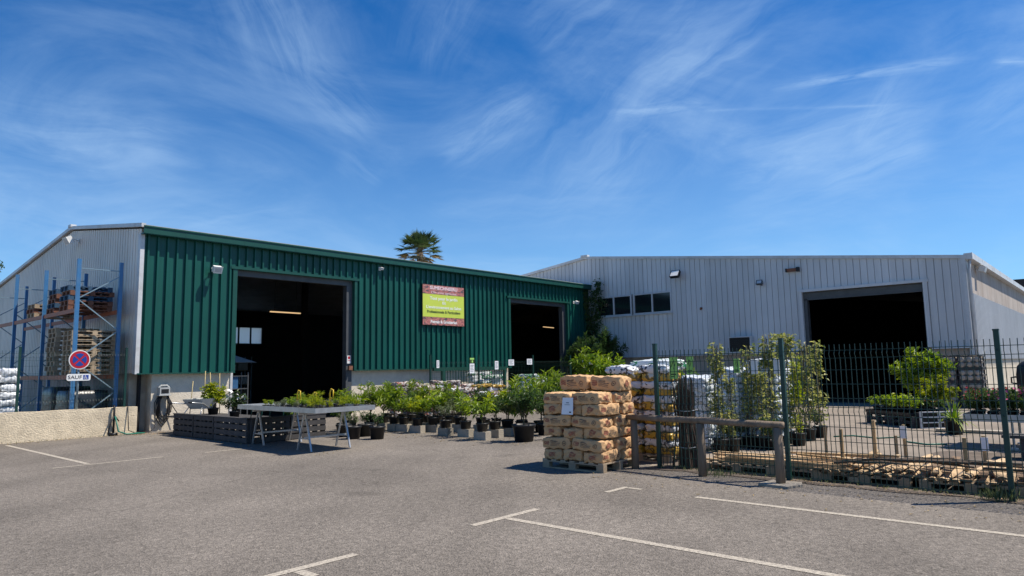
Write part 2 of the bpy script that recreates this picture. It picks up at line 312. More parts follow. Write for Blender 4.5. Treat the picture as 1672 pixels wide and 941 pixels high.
ORD=['','first','second','third','fourth','fifth','sixth','seventh','eighth','ninth','tenth','eleventh','twelfth','thirteenth','fourteenth','fifteenth','sixteenth','seventeenth','eighteenth','nineteenth','twentieth']
for t_ in ('twenty','thirty'):
    if t_=='thirty': ORD.append('thirtieth')
    for k_ in range(1,10): ORD.append(t_+'-'+ORD[k_])
def text_mesh(body,size,mat,name='lettering',align='CENTER',bold=0.,width=None,depth=.002):
    cu=bpy.data.curves.new('tmp','FONT'); cu.body=body; cu.size=size; cu.align_x=align; cu.align_y='CENTER'; cu.extrude=depth; cu.offset=bold; cu.resolution_u=3
    o=bpy.data.objects.new('tmp',cu); C.objects.link(o); bpy.context.view_layer.update()
    me=bpy.data.meshes.new_from_object(o); bpy.data.objects.remove(o); bpy.data.curves.remove(cu)
    me.name=name; me.materials.clear(); me.materials.append(MT[mat])
    if width:
        xs=[v.co.x for v in me.vertices]; k=width/(max(xs)-min(xs))
        for v in me.vertices: v.co.x*=k
    return me
FACE_S=(R(90),0,0)         # lettering in XZ plane read from -Y
FACE_W=(R(90),0,R(-90))    # lettering read from -X
# ------------------------------------------------------------------ ground and markings
b=MB(); b.box((-60,-60,-.6),(120,160,0)); struct(b.build('ground',['asphalt']))
b=MB()
def sheet(x0,y0,x1,y1,z,name,mt): 
    q=MB(); q.face([(x0,y0,z),(x1,y0,z),(x1,y1,z),(x0,y1,z)]); return struct(q.build(name,[mt]))
q=MB(); q.face([(10.55,-14,.004),(31.4,-14,.004),(31.4,11.5,.004),(10.55,6.3,.004)]); struct(q.build('yard_ground',['yard']))
q=MB()
pts=[(10.30+rnd.uniform(-.12,.10),y) for y in np.arange(6.2,-10,-.35)]
q.face([(11.9+.3*math.sin(y*2.1),y,.008) for x,y in reversed(pts)]+[(x,y,.008) for x,y in pts]); struct(q.build('soil_strip',['soil']))
q=MB(); q.face([(11.6+(4.0 if abs(a_)<1.3 else 3.2)*.5+2.3*math.cos(a_+.2*math.sin(5*a_)),.6+2.6*math.sin(a_)*(1+.12*math.sin(3*a_)),.006) for a_ in np.linspace(-3.14,3.10,40)]); struct(q.build('soil_patch',['soil']))
for (x0,y0,x1,y1) in [(x0+.01*(x1-x0<.2),y0+.01*(y1-y0<.2),x1-.01*(x1-x0<.2),y1-.01*(y1-y0<.2)) for x0,y0,x1,y1 in [(4.67,15.36,4.79,21.4),(4.1,15.18,6.1,15.28),(6.95,15.16,8.05,15.26),(5.5,5.46,6.62,5.58),(5.94,-3,6.06,5.46),(3.0,5.5,4.0,5.62),(8.03,5.42,8.55,5.53),(8.45,5.2,8.55,5.42),(8.36,-3,8.48,4.35),(3.30,5.25,3.42,5.5)]]:
    sheet(x0,y0,x1,y1,.004,'parking_line','paint')
# ------------------------------------------------------------------ cladding helpers
def ribbed(mb,axis,c,a0,a1,zlo,zhi,pitch,w,dep,side,mi=0,zt=None,ph=0.):
    """sheet in the plane axis=c from a0 to a1, ribs stand proud by dep towards side; zt(a) optional sloping top"""
    pts=[]; k=math.floor((a0-ph)/pitch)-1; pts.append((a0,0))
    while True:
        x=ph+k*pitch
        if x>a1: break
        for dx,d in ((0,0),(w*.18,dep),(w*.82,dep),(w,0)):
            if a0+1e-4<x+dx<a1-1e-4: pts.append((x+dx,d))
        k+=1
    pts.append((a1,0))
    top=zt or (lambda a:zhi)
    P=(lambda a,d,z:(a,c+side*d,z)) if axis=='Y' else (lambda a,d,z:(c+side*d,a,z))
    for (p,d),(q_,e) in zip(pts,pts[1:]):
        mb.face([P(p,d,zlo),P(q_,e,zlo),P(q_,e,top(q_)),P(p,d,top(p))],mi)
# ------------------------------------------------------------------ green warehouse
YG=22.2; XA,XB=8.0,31.4; ZB=1.77
RZ=lambda y: 6.2+(y-22.2)*.137 if y<28.85 else 7.11-(y-28.85)*.115
gw=thing('green_warehouse','long low warehouse clad in dark green ribbed steel with two open doorways','warehouse',(8,22.2,0))
gwc=Matrix.Translation((-8,-22.2,0))
def pt(mb,name,mats,smooth=False,par=gw,lab=None):
    o=mb.build(name,mats,None,smooth,label=lab); o.parent=par; o.matrix_parent_inverse=Matrix.Translation(par.location).inverted(); return o
def islands(mb):
    par=list(range(len(mb.v)))
    def fd(i):
        while par[i]!=i: par[i]=par[par[i]]; i=par[i]
        return i
    for f in mb.f:
        a=fd(f[0])
        for k in f[1:]: par[fd(k)]=a
    out={}
    for f,mi,lv in zip(mb.f,mb.mi,mb.lv): out.setdefault(fd(f[0]),[]).append((f,mi,lv))
    res=[]
    for fs in out.values():
        q=MB(); ix={}
        for f,mi,lv in fs:
            q.f.append(tuple(ix.setdefault(i,len(ix)) for i in f)); q.mi.append(mi); q.lv.append(lv)
        q.v=[mb.v[i] for i in ix]; res.append(q)
    return res
def pts_(mb,name,mats,par=gw):
    for q in islands(mb): pt(q,name,mats,False,par)
D1=(11.04,15.77,5.2); D2=(24.83,29.40,5.12)
b=MB()
for x0,x1,z0 in [(8.06,D1[0]-.14,ZB),(D1[0]-.14,D1[1]+.10,D1[2]+.08),(D1[1]+.10,D2[0]-.14,ZB),(D2[0]-.14,D2[1]+.14,D2[2]+.08),(D2[1]+.14,XB,ZB)]:
    ribbed(b,'Y',YG,x0,x1,z0,6.0,.29,.085,.068,-1,ph=8.14)
pt(b,'ribbed_cladding','green')
b=MB()
for d in (D1,D2):
    b.box((d[0]-.15,YG-.062,ZB),(d[0],YG+.10,d[2])); b.box((d[1],YG-.062,ZB),(d[1]+.12,YG+.10,d[2]))
    b.box((d[0]-.24,YG-.085,d[2]),(d[1]+.2,YG+.10,d[2]+.09))
pts_(b,'door_trim','green_trim')
b=MB(); b.box((8.0,YG-.075,ZB-.04),(D1[0],YG+.02,ZB-.002)); b.box((D1[1],YG-.075,ZB-.04),(D2[0],YG+.02,ZB-.002)); b.box((D2[1],YG-.075,ZB-.04),(XB,YG+.02,ZB-.002)); pts_(b,'base_flashing','green_trim')
b=MB(); b.box((7.95,YG-.25,5.98),(31.42,YG-.0,6.02)); b.box((7.95,YG-.27,6.0),(31.42,YG-.25,6.22)); b.box((7.95,YG-.295,6.195),(31.42,YG-.245,6.235))
for x in np.arange(9.2,31,1.94): b.box((x,YG-.274,6.0),(x+.035,YG-.27,6.2))
pt(b,'gutter','green_trim')
b=MB()
YP=YG+.17
for x0,x1 in [(8.52,D1[0]-.03),(D1[1],D2[0]),(D2[1],XB)]: b.box((x0,YP,-.05),(x1,YP+(.62 if x0<9 else .22),ZB+.25))
pts_(b,'plinth_wall','render')
b=MB(); b.box((8.03,YP+.42,-.05),(8.52,YP+.60,ZB+.25)); pt(b,'corner_pier','concrete')
b=MB(); b.box((7.94,YG-.07,ZB-.03),(8.06,YG+.12,6.0)); pts_(b,'corner_trim','trim')
# door reveals in dark steel, jamb post of white plastic
b=MB()
for d in (D1,D2):
    b.box((d[1]-.26,YG+.10,0),(d[1]+.0,YG+.34,d[2])); b.box((d[0],YG+.10,D1[2]-.2 if d is D1 else d[2]-.2),(d[1]-.26,YG+.34,d[2]))
pts_(b,'door_reveal','darkmetal')
b=MB(); b.box((D1[0]-.05,YP-.03,0),(D1[0]+.03,YP+.25,ZB+.1)); pt(b,'jamb_post','trim')
# gable wall on the left
b=MB(); ribbed(b,'X',8.0,22.25,42.,ZB,0,.22,.05,.05,1,zt=lambda y:RZ(y)-.03); pt(b,'gable_cladding','greysheet2')
b=MB(); b.box((8.03,22.98,-.05),(8.25,42,ZB+.2)); pt(b,'gable_plinth','panelconc')
b=MB()
for y0,y1 in ((YG-.2,28.85),(28.85,42.2)):
    b.prism([(7.9,y0,RZ(y0)+.02),(7.9,y1,RZ(y1)+.02),(7.9,y1,RZ(y1)+.14),(7.9,y0,RZ(y0)+.14)],(.13,0,0))
b.box((7.86,28.7,7.2),(8.05,29.0,7.30))
pts_(b,'verge_trim','trim')
b=MB()
for y0,y1 in ((YG-.18,28.85),(28.85,42.2)):
    b.prism([(8.03,y0,RZ(y0)+.04),(8.03,y1,RZ(y1)+.04),(8.03,y1,RZ(y1)+.10),(8.03,y0,RZ(y0)+.10)],(23.35,0,0))
pts_(b,'roof','roof')
# inside: back wall with a window, lining
WX0,WX1,WZ0,WZ1=20.2,22.6,3.54,4.66
b=MB()
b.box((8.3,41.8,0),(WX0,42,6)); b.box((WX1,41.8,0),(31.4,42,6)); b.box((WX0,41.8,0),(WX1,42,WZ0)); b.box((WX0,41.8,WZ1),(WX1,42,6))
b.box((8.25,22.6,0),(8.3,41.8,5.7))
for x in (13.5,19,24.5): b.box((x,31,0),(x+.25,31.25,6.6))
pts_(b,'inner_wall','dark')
b=MB()
for k in range(4):
    x=WX0+k*.8; b.box((x-.05 if k else x,41.74,WZ0),(x+.05 if k<3 else x,41.795,WZ1))
b.box((WX0,41.74,WZ1-.06),(WX1,41.796,WZ1)); b.box((WX0,41.74,WZ0),(WX1,41.796,WZ0+.06)); fr=pt(b,'window_frame','darkmetal')
b=MB(); b.face([(WX0,41.85,WZ0),(WX1,41.85,WZ0),(WX1,41.85,WZ1),(WX0,41.85,WZ1)]); o=b.build('window_pane',['frost'],None); o.parent=fr
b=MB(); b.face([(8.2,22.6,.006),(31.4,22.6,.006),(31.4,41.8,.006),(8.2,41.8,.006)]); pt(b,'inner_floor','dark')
# ------------------------------------------------------------------ grey warehouse
XG=31.4; YR=4.37; YRI=22.3; YL=40.2; ZG=2.22
GZ=lambda y: 5.70+(y-YR)*.1188 if y<YRI else 7.83-(y-YRI)*.1188
hw=thing('grey_warehouse','pale grey steel warehouse with low gable, window strip and wide open gate','warehouse',(31.4,4.37,0))
g0,g1,gz=5.86,10.58,4.84; w0,w1,wz0,wz1=17.0,21.62,4.40,5.50
b=MB()
kw=dict(zt=lambda y:GZ(y)-.02)
ribbed(b,'X',XG,YR+.12,g0-.14,ZG,0,.27,.03,.04,1,**kw); ribbed(b,'X',XG,g0-.14,g1+.14,gz+.12,0,.27,.03,.04,1,**kw)
ribbed(b,'X',XG,g1+.14,w0,ZG,0,.27,.03,.04,1,**kw); ribbed(b,'X',XG,w0,w1,ZG,wz0,.27,.03,.04,1); ribbed(b,'X',XG,w0,w1,wz1,0,.27,.03,.04,1,**kw)
ribbed(b,'X',XG,w1,YG,ZG,0,.27,.03,.04,1,**kw); ribbed(b,'X',XG+.06,YG,YL,5.6,0,.27,.03,.04,1,**kw)
pt(b,'ribbed_cladding','greysheet',par=hw)
b=MB(); b.box((XG-.07,g0-.16,ZG),(XG+.1,g0,gz)); b.box((XG-.07,g1,ZG),(XG+.1,g1+.12,gz)); b.box((XG-.08,g0-.2,gz),(XG+.1,g1+.2,gz+.12)); pts_(b,'gate_trim','greysheet',par=hw)
b=MB(); b.box((XG+.12,g0+.02,gz-.30),(XG+.34,g1-.02,gz-.02)); b.box((XG+.10,g0+.02,gz-.36),(XG+.2,g1-.02,gz-.305)); pts_(b,'roller_shutter','darkmetal',par=hw)
b=MB(); b.box((XG+.10,g1-.16,0),(XG+.4,g1,gz-.02)); b.box((XG+.1,g0,0),(XG+.3,g0+.05,gz-.02)); pts_(b,'gate_reveal','darkmetal',par=hw)
b=MB(); b.box((XG-.09,YR+.1,ZG-.05),(XG+.06,g0-.14,ZG-.002)); b.box((XG-.09,g1+.14,ZG-.05),(XG+.06,YG,ZG-.002)); pts_(b,'base_flashing','trim',par=hw)
b=MB(); b.box((XG+.16,YR+.14,-.05),(XG+.36,g0,ZG+.2)); b.box((XG+.16,g1,-.05),(XG+.36,YG,ZG+.2)); pts_(b,'plinth_wall','panelconc',par=hw)
b=MB()
for y0,y1 in ((YR-.05,YRI),(YRI,YL+.1)):
    b.prism([(XG-.08,y0,GZ(y0)-.08),(XG-.08,y1,GZ(y1)-.08),(XG-.08,y1,GZ(y1)+.06),(XG-.08,y0,GZ(y0)+.06)],(.14,0,0))
b.box((XG-.14,YRI-.22,GZ(YRI)+.02),(XG+.1,YRI+.22,GZ(YRI)+.13))
pts_(b,'verge_trim','trim',par=hw)
b=MB()
for y0,y1 in ((YR-.18,YRI),(YRI,YL+.3)):
    b.prism([(XG+.07,y0,GZ(y0)),(XG+.07,y1,GZ(y1)),(XG+.07,y1,GZ(y1)+.055),(XG+.07,y0,GZ(y0)+.055)],(36,0,0))
pts_(b,'roof','roof',par=hw)
# two windows in the facade
for y0,y1 in ((17.0,19.26),(19.36,21.62)):
    f=MB(); x0,x1=XG-.07,XG+.06
    f.box((x0,y0,wz0),(x1,y0+.08,wz1)); f.box((x0,y1-.08,wz0),(x1,y1,wz1)); f.box((x0+.002,y0+.08,wz0),(x1,y1-.08,wz0+.08)); f.box((x0+.002,y0+.08,wz1-.08),(x1,y1-.08,wz1)); ym=(y0+y1)/2
    f.box((x0+.004,ym-.035,wz0+.08),(x1,ym+.035,wz1-.08)); f.box((x0-.05,y0-.04,wz0-.05),(x1,y1+.04,wz0-.001))
    fo=pt(f,'window','alu',par=hw)
    g=MB(); g.box((XG,y0+.08,wz0+.08),(XG+.02,ym-.035,wz1-.08)); g.box((XG,ym+.035,wz0+.08),(XG+.02,y1-.08,wz1-.08)); o=g.build('window_pane',['glass'],fo)
# side wall, receding to the right
b=MB(); ribbed(b,'Y',YR-.05,XG+.45,64,1.74,4.30,.30,.10,.055,-1); pt(b,'side_cladding','greysheet',par=hw)
b=MB(); b.box((XG+.40,YR,4.28),(64,YR+.15,5.75)); pt(b,'concrete_panel','panelconc',par=hw)
b=MB(); b.box((XG+.38,YR+.03,-.05),(64,YR+.2,1.9)); pt(b,'side_plinth','cream',par=hw)
b=MB(); b.box((XG+.02,YR-.22,5.60),(64,YR-.0,5.64)); b.box((XG+.02,YR-.25,5.60),(64,YR-.22,5.84)); b.box((XG-.04,YR-.26,5.58),(XG+.03,YR+.02,5.82))
for x in np.arange(34,64,2.6): b.box((x,YR-.255,5.60),(x+.05,YR-.25,5.83))
pt(b,'gutter','trim',par=hw)
b=MB(); b.tube([(XG+.16,YR-.14,5.62),(XG+.16,YR-.09,5.2),(XG+.16,YR-.08,.1)],.055,10); pt(b,'downpipe','alu',True,par=hw)
b=MB(); b.box((XG-.07,YR-.02,ZG-.05),(XG+.02,YR+.12,5.68)); b.box((XG+.05,YR-.03,0),(XG+.38,YR+.12,5.6)); pts_(b,'corner_trim','alu',par=hw)
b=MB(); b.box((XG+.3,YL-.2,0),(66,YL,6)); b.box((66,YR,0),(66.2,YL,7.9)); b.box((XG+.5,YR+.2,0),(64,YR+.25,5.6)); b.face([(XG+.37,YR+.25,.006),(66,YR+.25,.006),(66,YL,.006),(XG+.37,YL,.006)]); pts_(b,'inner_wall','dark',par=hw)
# ------------------------------------------------------------------ fittings on the two buildings
def lamp_tube(name,label,a,b_):
    t=thing(name,label,'lamp',a); m_=MB(); v=Vector(b_)-Vector(a); m_.bar((0,0,0),v,.07,.05); m_.build('tube',['tube'],t)
    h=MB(); h.bar((0,0,.06),v+Vector((0,0,.06)),.14,.06)
    for f in (.15,.85): h.bar(v*f+Vector((0,0,.08)),v*f+Vector((0,0,1.6)),.02)
    h.build('housing',['darkmetal'],t)
lamp_tube('ceiling_lamp','warm lit tube lamp hanging inside the larger left doorway',(16.6,30,4.58),(18.2,30,4.57))
lamp_tube('ceiling_lamp','short lit tube lamp seen deep inside the doorway beside the corner',(44.4,36,5.10),(45.8,36,5.06))
def floodlight(label,loc,rz,w,h,d,tilt,body,glass,arm=.18,cat='floodlight'):
    t=thing('floodlight',label,cat,loc,rz)
    b=MB(); mt=Matrix.Translation((0,-arm,0))@Matrix.Rotation(R(tilt),4,'X')
    b.box((-w/2,-d,-h/2),(w/2,0,h/2),0,mt); b.box((-w/2-.015,-d-.012,-h/2-.015),(w/2+.015,-d,h/2+.015),0,mt)
    for k in range(5): b.box((-w/2+.03+k*w/5.4,0,-h/2+.03),(-w/2+.045+k*w/5.4,.03,h/2-.03),0,mt)
    b.build('lamp_body',[body],t)
    g=MB(); g.box((-w/2+.025,-d-.016,-h/2+.025),(w/2-.025,-d-.0125,h/2-.025),0,mt); g.build('lamp_glass',[glass],t)
    k=MB(); k.box((-.05,-.02,-.09),(.05,0,.05)); k.bar((-w/2-.02,-arm,0),(-.03,-.01,-.03),.02); k.bar((w/2+.02,-arm,0),(.03,-.01,-.03),.02); k.build('bracket',[body],t)
    return t
W=R(-90)
floodlight('white wall lamp on green cladding left of the larger doorway',(10.2,22.13,5.12),0,.26,.2,.16,25,'white','alu',.2,'lamp')
floodlight('small white lamp under the eave above the sign end of green cladding',(16.95,22.13,5.80),0,.09,.07,.07,30,'white','alu',.12,'lamp')
floodlight('little white spotlight on green cladding right of the corner doorway',(29.95,22.13,5.22),0,.2,.13,.12,30,'white','alu',.16,'lamp')
floodlight('white floodlight on the grey gable end beneath the roof peak',(7.97,28.1,6.62),W,.42,.26,.16,30,'white','alu',.25)
floodlight('large black floodlight above the window strip on grey cladding',(31.35,16.55,6.2),W,.46,.40,.14,-38,'black','white',.3)
floodlight('small dark floodlight between window strip and gate on grey cladding',(31.35,12.35,5.4),W,.26,.2,.10,-30,'darkmetal','alu',.2)
floodlight('white lamp under the eave of the grey side wall',(33.8,4.36,5.45),0,.45,.2,.2,20,'white','white',.15,'lamp')
t=thing('horn_siren','rusty red horn bracket high on grey cladding above the gate','siren',(31.36,10.95,5.88)); b=MB(); b.box((-.12,-.26,-.07),(-.02,.18,.07)); b.build('arm',['rust'],t); b=MB(); b.box((-.16,-.36,-.10),(0,-.24,.10)); b.box((-.14,.18,-.08),(0,.24,.08)); b.build('end_cap',['black'],t)
b=MB(); b.box((-.05,-.05,-.05),(.01,.05,.05)); b.box((-.12,-.03,-.09),(-.05,.03,.02)); o=b.build('wall_hook',['rust']); o.location=(31.34,15.4,4.47); tag(o,'small rusty hook below the large floodlight on grey cladding','hook')
t=thing('air_vent','grey framed square vent low on grey cladding above the climbers','vent',(31.36,13.45,2.62))
b=MB(); b.box((-.3,-.55,-.38),(0,-.50,.38));b.box((-.3,.50,-.38),(0,.55,.38));b.box((-.3,-.50,.33),(0,.50,.38));b.box((-.3,-.50,-.38),(0,.50,-.33)); b.build('frame',['alu'],t); b=MB(); b.box((-.22,-.5,-.33),(0,.5,.33)); 
for k in range(8): b.box((-.25,-.5,-.30+k*.08),(-.22,.5,-.28+k*.08))
b.build('grille',['black'],t)
t=thing('fire_notice','white notice with red marks on the right jamb of larger doorway','notice',(15.62,22.27,2.15)); b=MB(); b.box((-.085,-.01,-.14),(.085,.02,.16)); b.build('board',['white'],t); b=MB(); b.box((-.05,-.014,.03),(.05,-.0105,.13)); b.box((-.06,-.014,-.04),(.06,-.0105,-.02)); b.build('red_mark',['signred'],t)
t=thing('alarm_box','round red alarm bell box beneath the notice on doorway jamb','alarm',(15.62,22.25,1.84)); b=MB(); b.box((-.08,-.06,-.08),(.08,.03,.08)); b.build('box',['rust'],t); b=MB(); b.lathe([(0,0),(.06,0),(.055,.03),(0,.04)],14); b.build('bell',['alu'],t,rz=0).rotation_euler=(R(90),0,0); t.children[-1].location=(0,-.06,0)
# billboard
S0,S1,Z0,Z1=19.17,21.6,3.62,5.34
t=thing('shop_sign','square lime green billboard with dark red photo bands on green cladding','sign',((S0+S1)/2,22.08,(Z0+Z1)/2)); w=S1-S0; h=Z1-Z0
b=MB(); b.box((-w/2-.02,-.0,-h/2-.02),(w/2+.02,.05,h/2+.02)); b.build('backing',['black'],t)
b=MB(); b.box((-w/2,-.012,-h*.30),(w/2,-.001,h*.27)); b.build('lime_panel',['lime'],t)
b=MB(); b.box((-w/2,-.012,h*.275),(w/2,-.001,h/2)); b.build('header_band',['bandphoto'],t)
b=MB(); b.box((-w/2,-.012,-h/2),(w/2,-.001,-h*.305)); b.build('footer_band',['bandphoto'],t)
for body,sz,mt_,z,wd,bd in [('SUMECHNSERU',.20,'palepink',h*.43,1.62,.006),('Cliv anne agricone',.15,'palepink',h*.315,1.5,.0),('Tout pour le jardin',.19,'whiteink',h*.165,1.62,.004),('Et',.17,'whiteink',h*.06,.2,.004),("L'environnement au Salon",.18,'whiteink',-h*.055,2.05,.004),('Professionnels & Particuliers',.17,'olive',-h*.17,1.95,.004),('Petrais & Grotterian',.18,'white',-h*.42,1.55,.006)]:
    put('lettering',text_mesh(body,sz,mt_,bold=bd,width=wd),t,(0,-.0145,z),rot=FACE_S)
# ------------------------------------------------------------------ low wall, left fence, sign
b=MB(); prof=[(-3,-.05)]+[(8.0,-.05)]+[(8.0-k*.5,.79+.008*math.sin(k*2.3)) for k in range(23)]
b.prism([(x,21.96,z) for x,z in prof],(0,.24,0)); tag(b.build('low_wall',['wallstone']),'low cream rendered wall running left from the green warehouse corner','wall')
def mesh_panel(mb,a,b_,z0,z1,sp,wr,folds,hs,hw=None):
    """welded mesh panel between two points, wires kinked outwards at the folds"""
    a=Vector((a[0],a[1],0)); d=Vector((b_[0],b_[1],0))-a; l=d.length; d.normalize(); nn=Vector((d.y,-d.x,0)); hw=hw or wr
    if nn.x>0 and abs(nn.x)>abs(nn.y): nn=-nn
    if nn.y>0 and abs(nn.y)>abs(nn.x): nn=-nn
    n=int(l/sp)
    for i in range(n+1):
        p=a+d*(l*i/n); pts=[(z0,0)]
        jx=rnd.uniform(-.004,.004)
        for f in folds: pts+=[(f-.055,0),(f,.035),(f+.055,0)]
        pts.append((z1,0))
        mb.tube([p+nn*o+d*(jx+rnd.uniform(-.002,.002))+Vector((0,0,z)) for z,o in pts],wr,4,caps=False)
    for z in hs: mb.tube([a+nn*.004+Vector((0,0,z)),a+d*l+nn*.004+Vector((0,0,z))],hw,4,caps=False)
    for f in folds:
        for dz in (-.055,.055): mb.tube([a+nn*.004+Vector((0,0,f+dz)),a+d*l+nn*.004+Vector((0,0,f+dz))],hw,4,caps=False)
def post(mb,x,y,z0,z1,w=.06):
    mb.box((x-w/2,y-w/2,z0),(x+w/2,y+w/2,z1)); mb.box((x-w/2-.004,y-w/2-.004,z1),(x+w/2+.004,y+w/2+.004,z1+.02))
def fence(name,label,posts,z0,z1,zt,sp,wr,folds,hs,lw=.06,grp=None):
    t=thing(name,label,'fence',(posts[0][0],posts[0][1],z0),0,grp)
    o_=Vector((posts[0][0],posts[0][1],z0))
    for i,p in enumerate(posts):
        if p[2]:
            m_=MB(); post(m_,p[0]-o_.x,p[1]-o_.y,0,zt-z0,lw); m_.build('post',['postgreen'],t)
    for p,q_ in zip(posts,posts[1:]):
        m_=MB(); mesh_panel(m_,(p[0]-o_.x,p[1]-o_.y),(q_[0]-o_.x,q_[1]-o_.y),.05,z1-z0,sp,wr,[f-z0 for f in folds],[h-z0 for h in hs]); m_.build('wire_mesh',['wiregreen'],t)
    return t
fence('mesh_fence','green mesh fence on top of the low cream wall before pallet rack',[(7.67,22.08,1),(5.04,22.08,1),(2.5,22.08,1),(0.,22.08,1)],.79,2.42,2.50,.075,.0035,[1.0,2.28],[1.2,1.4,1.6,1.8,2.0,2.15])
fence('mesh_fence','tall green mesh fence along the car park before plants and timber',[(10.42,6.01,1),(10.40,3.86,1),(10.36,1.19,1),(10.3,-1.4,1),(10.25,-4.,1)],0,1.96,2.06,.068,.0060,[.40,1.02,1.82],[.06,.2,.6,.8,1.2,1.4,1.6])
fence('mesh_fence','distant green mesh fence carrying price cards before the green warehouse',[(18.1,20.4,1),(20.8,20.4,1),(24.35,20.4,1),(27.2,20.4,1)],0,2.05,2.28,.1,.004,[1.0,1.95],[.2,.4,.6,.8,1.2,1.4,1.6,1.8])
t=thing('sliding_gate','dark green barred sliding gate standing before the white plinth','gate',(18.75,20.95,0))
b=MB(); b.box((0,-.05,1.66),(4.3,.05,1.80)); b.box((.45,-.06,.05),(.62,.06,1.66)); b.box((.62,-.05,.1),(4.2,.05,.2)); b.box((4.2,-.06,.0),(4.3,.06,1.66)); b.build('gate_frame',['gategreen'],t)
b=MB()
for k in range(22): x=.76+k*.157; b.box((x,-.011,.2),(x+.024,.011,1.66))
b.build('gate_bars',['gategreen'],t)
# price cards hung on the far fence
for (x,z,w_,h_,lb) in [(18.45,1.93,.14,.30,'narrow white price card left of the other cards on far fence'),(20.35,1.74,.27,.40,'larger white price card beneath a green picture card on far fence'),(21.85,1.86,.22,.36,'pale bluish price card right of tall post on far fence'),(22.8,1.97,.36,.26,'wide white card before the dark corner doorway, nearer its left edge'),(24.05,2.0,.36,.26,'wide white card before the dark corner doorway, beside potted shrubs')]:
    t=thing('price_card',lb,'card',(x,20.345,z),0,'price cards on the far fence'); b=MB(); b.box((-w_/2,0,-h_/2),(w_/2,.006,h_/2)); b.build('card',['paper'],t); b=MB()
    for k in range(5): b.box((-w_*.36,-.003,h_*(.3-.15*k)),(w_*(.36-.1*(k%3)),-.0005,h_*(.34-.15*k)))
    b.build('print_lines',['ink'],t)
t=thing('plant_card','small green and yellow picture card above the larger white price card','card',(20.35,20.345,2.07)); b=MB(); b.box((-.13,0,-.11),(.13,.006,.11)); b.build('card',['olive'],t); b=MB(); b.box((-.12,-.004,.03),(.12,-.0005,.10)); b.box((-.02,-.004,-.09),(.05,-.0005,.0)); b.build('picture',['limecard'],t)
# no stopping sign
t=thing('no_stopping_sign','round red and blue no stopping sign over white SAUF plate','road sign',(6.42,21.85,.0)); 
b=MB(); b.tube([(0,.16,.78),(0,.16,2.4)],.03,10); b.build('sign_post',['brace'],t,True)
def disc(r,th,name,mat_,y,z=2.17):
    m_=MB(); m_.lathe([(0,0),(r,0),(r,th),(0,th)],40); o=m_.build(name,[mat_],t); o.rotation_euler=(R(90),0,0); o.location=(0,y,z); return o
disc(.268,.02,'sign_rim','white',.12); disc(.243,.004,'sign_face','signred',.0995)
b=MB(); r_=.215
for q_ in range(4):
    a0=R(45+q_*90); pts=[]
    cx,cz=.05*math.cos(a0+R(45)),.05*math.sin(a0+R(45))
    for k in range(13):
        a=a0+R(9)+R(72)*k/12; pts.append((r_*math.cos(a),-.0,r_*math.sin(a)))
    ca=a0+R(45); pts.append((.038*math.cos(ca),0,.038*math.sin(ca)))
    b.prism(pts,(0,-.003,0))
o=b.build('blue_segments',['signblue'],t); o.location=(0,.0945,2.17); o.scale=(.82,1,.82)
b=MB(); pw,ph_=.36,.115; pts=[]
for (cx,cz,a0) in ((pw-.06,ph_-.06,0),(-pw+.06,ph_-.06,90),(-pw+.06,-ph_+.06,180),(pw-.06,-ph_+.06,270)):
    for k in range(6): a=R(a0+18*k); pts.append((cx+.06*math.cos(a),0,cz+.06*math.sin(a)))
b.prism(pts,(0,.012,0)); o=b.build('sauf_plate',['white'],t); o.location=(0,.10,1.68); o.scale=(.82,1,.82)
put('lettering',text_mesh('SAUF',.17,'ink',bold=.0,width=.42),o,(-.115,-.003,0),rot=FACE_S)
b=MB(); b.box((.135,-.003,-.075),(.30,-.0005,.075)); b.build('blue_square',['signblue'],o)
b=MB(); zz=-.0065
b.prism([(.20+.013*math.cos(a),zz,.052+.013*math.sin(a)) for a in np.linspace(0,2*math.pi,10)[:-1]],(0,.003,0))
b.box((.193,zz,-.015),(.206,zz+.003,.037)); b.box((.206,zz,.004),(.235,zz+.003,.014)); b.box((.193,zz,-.018),(.245,zz+.003,-.006)); b.box((.237,zz,-.055),(.248,zz+.003,-.018)); b.box((.248,zz,-.055),(.268,zz+.003,-.045))
for k in range(14):
    a=R(75+k*18); a2=R(75+(k+1)*18); c0=(.198,-.025); r1,r2=.043,.033
    b.prism([(c0[0]+r1*math.cos(a),zz,c0[1]+r1*math.sin(a)),(c0[0]+r1*math.cos(a2),zz,c0[1]+r1*math.sin(a2)),(c0[0]+r2*math.cos(a2),zz,c0[1]+r2*math.sin(a2)),(c0[0]+r2*math.cos(a),zz,c0[1]+r2*math.sin(a))],(0,.003,0))
b.build('wheelchair_symbol',['white'],o)
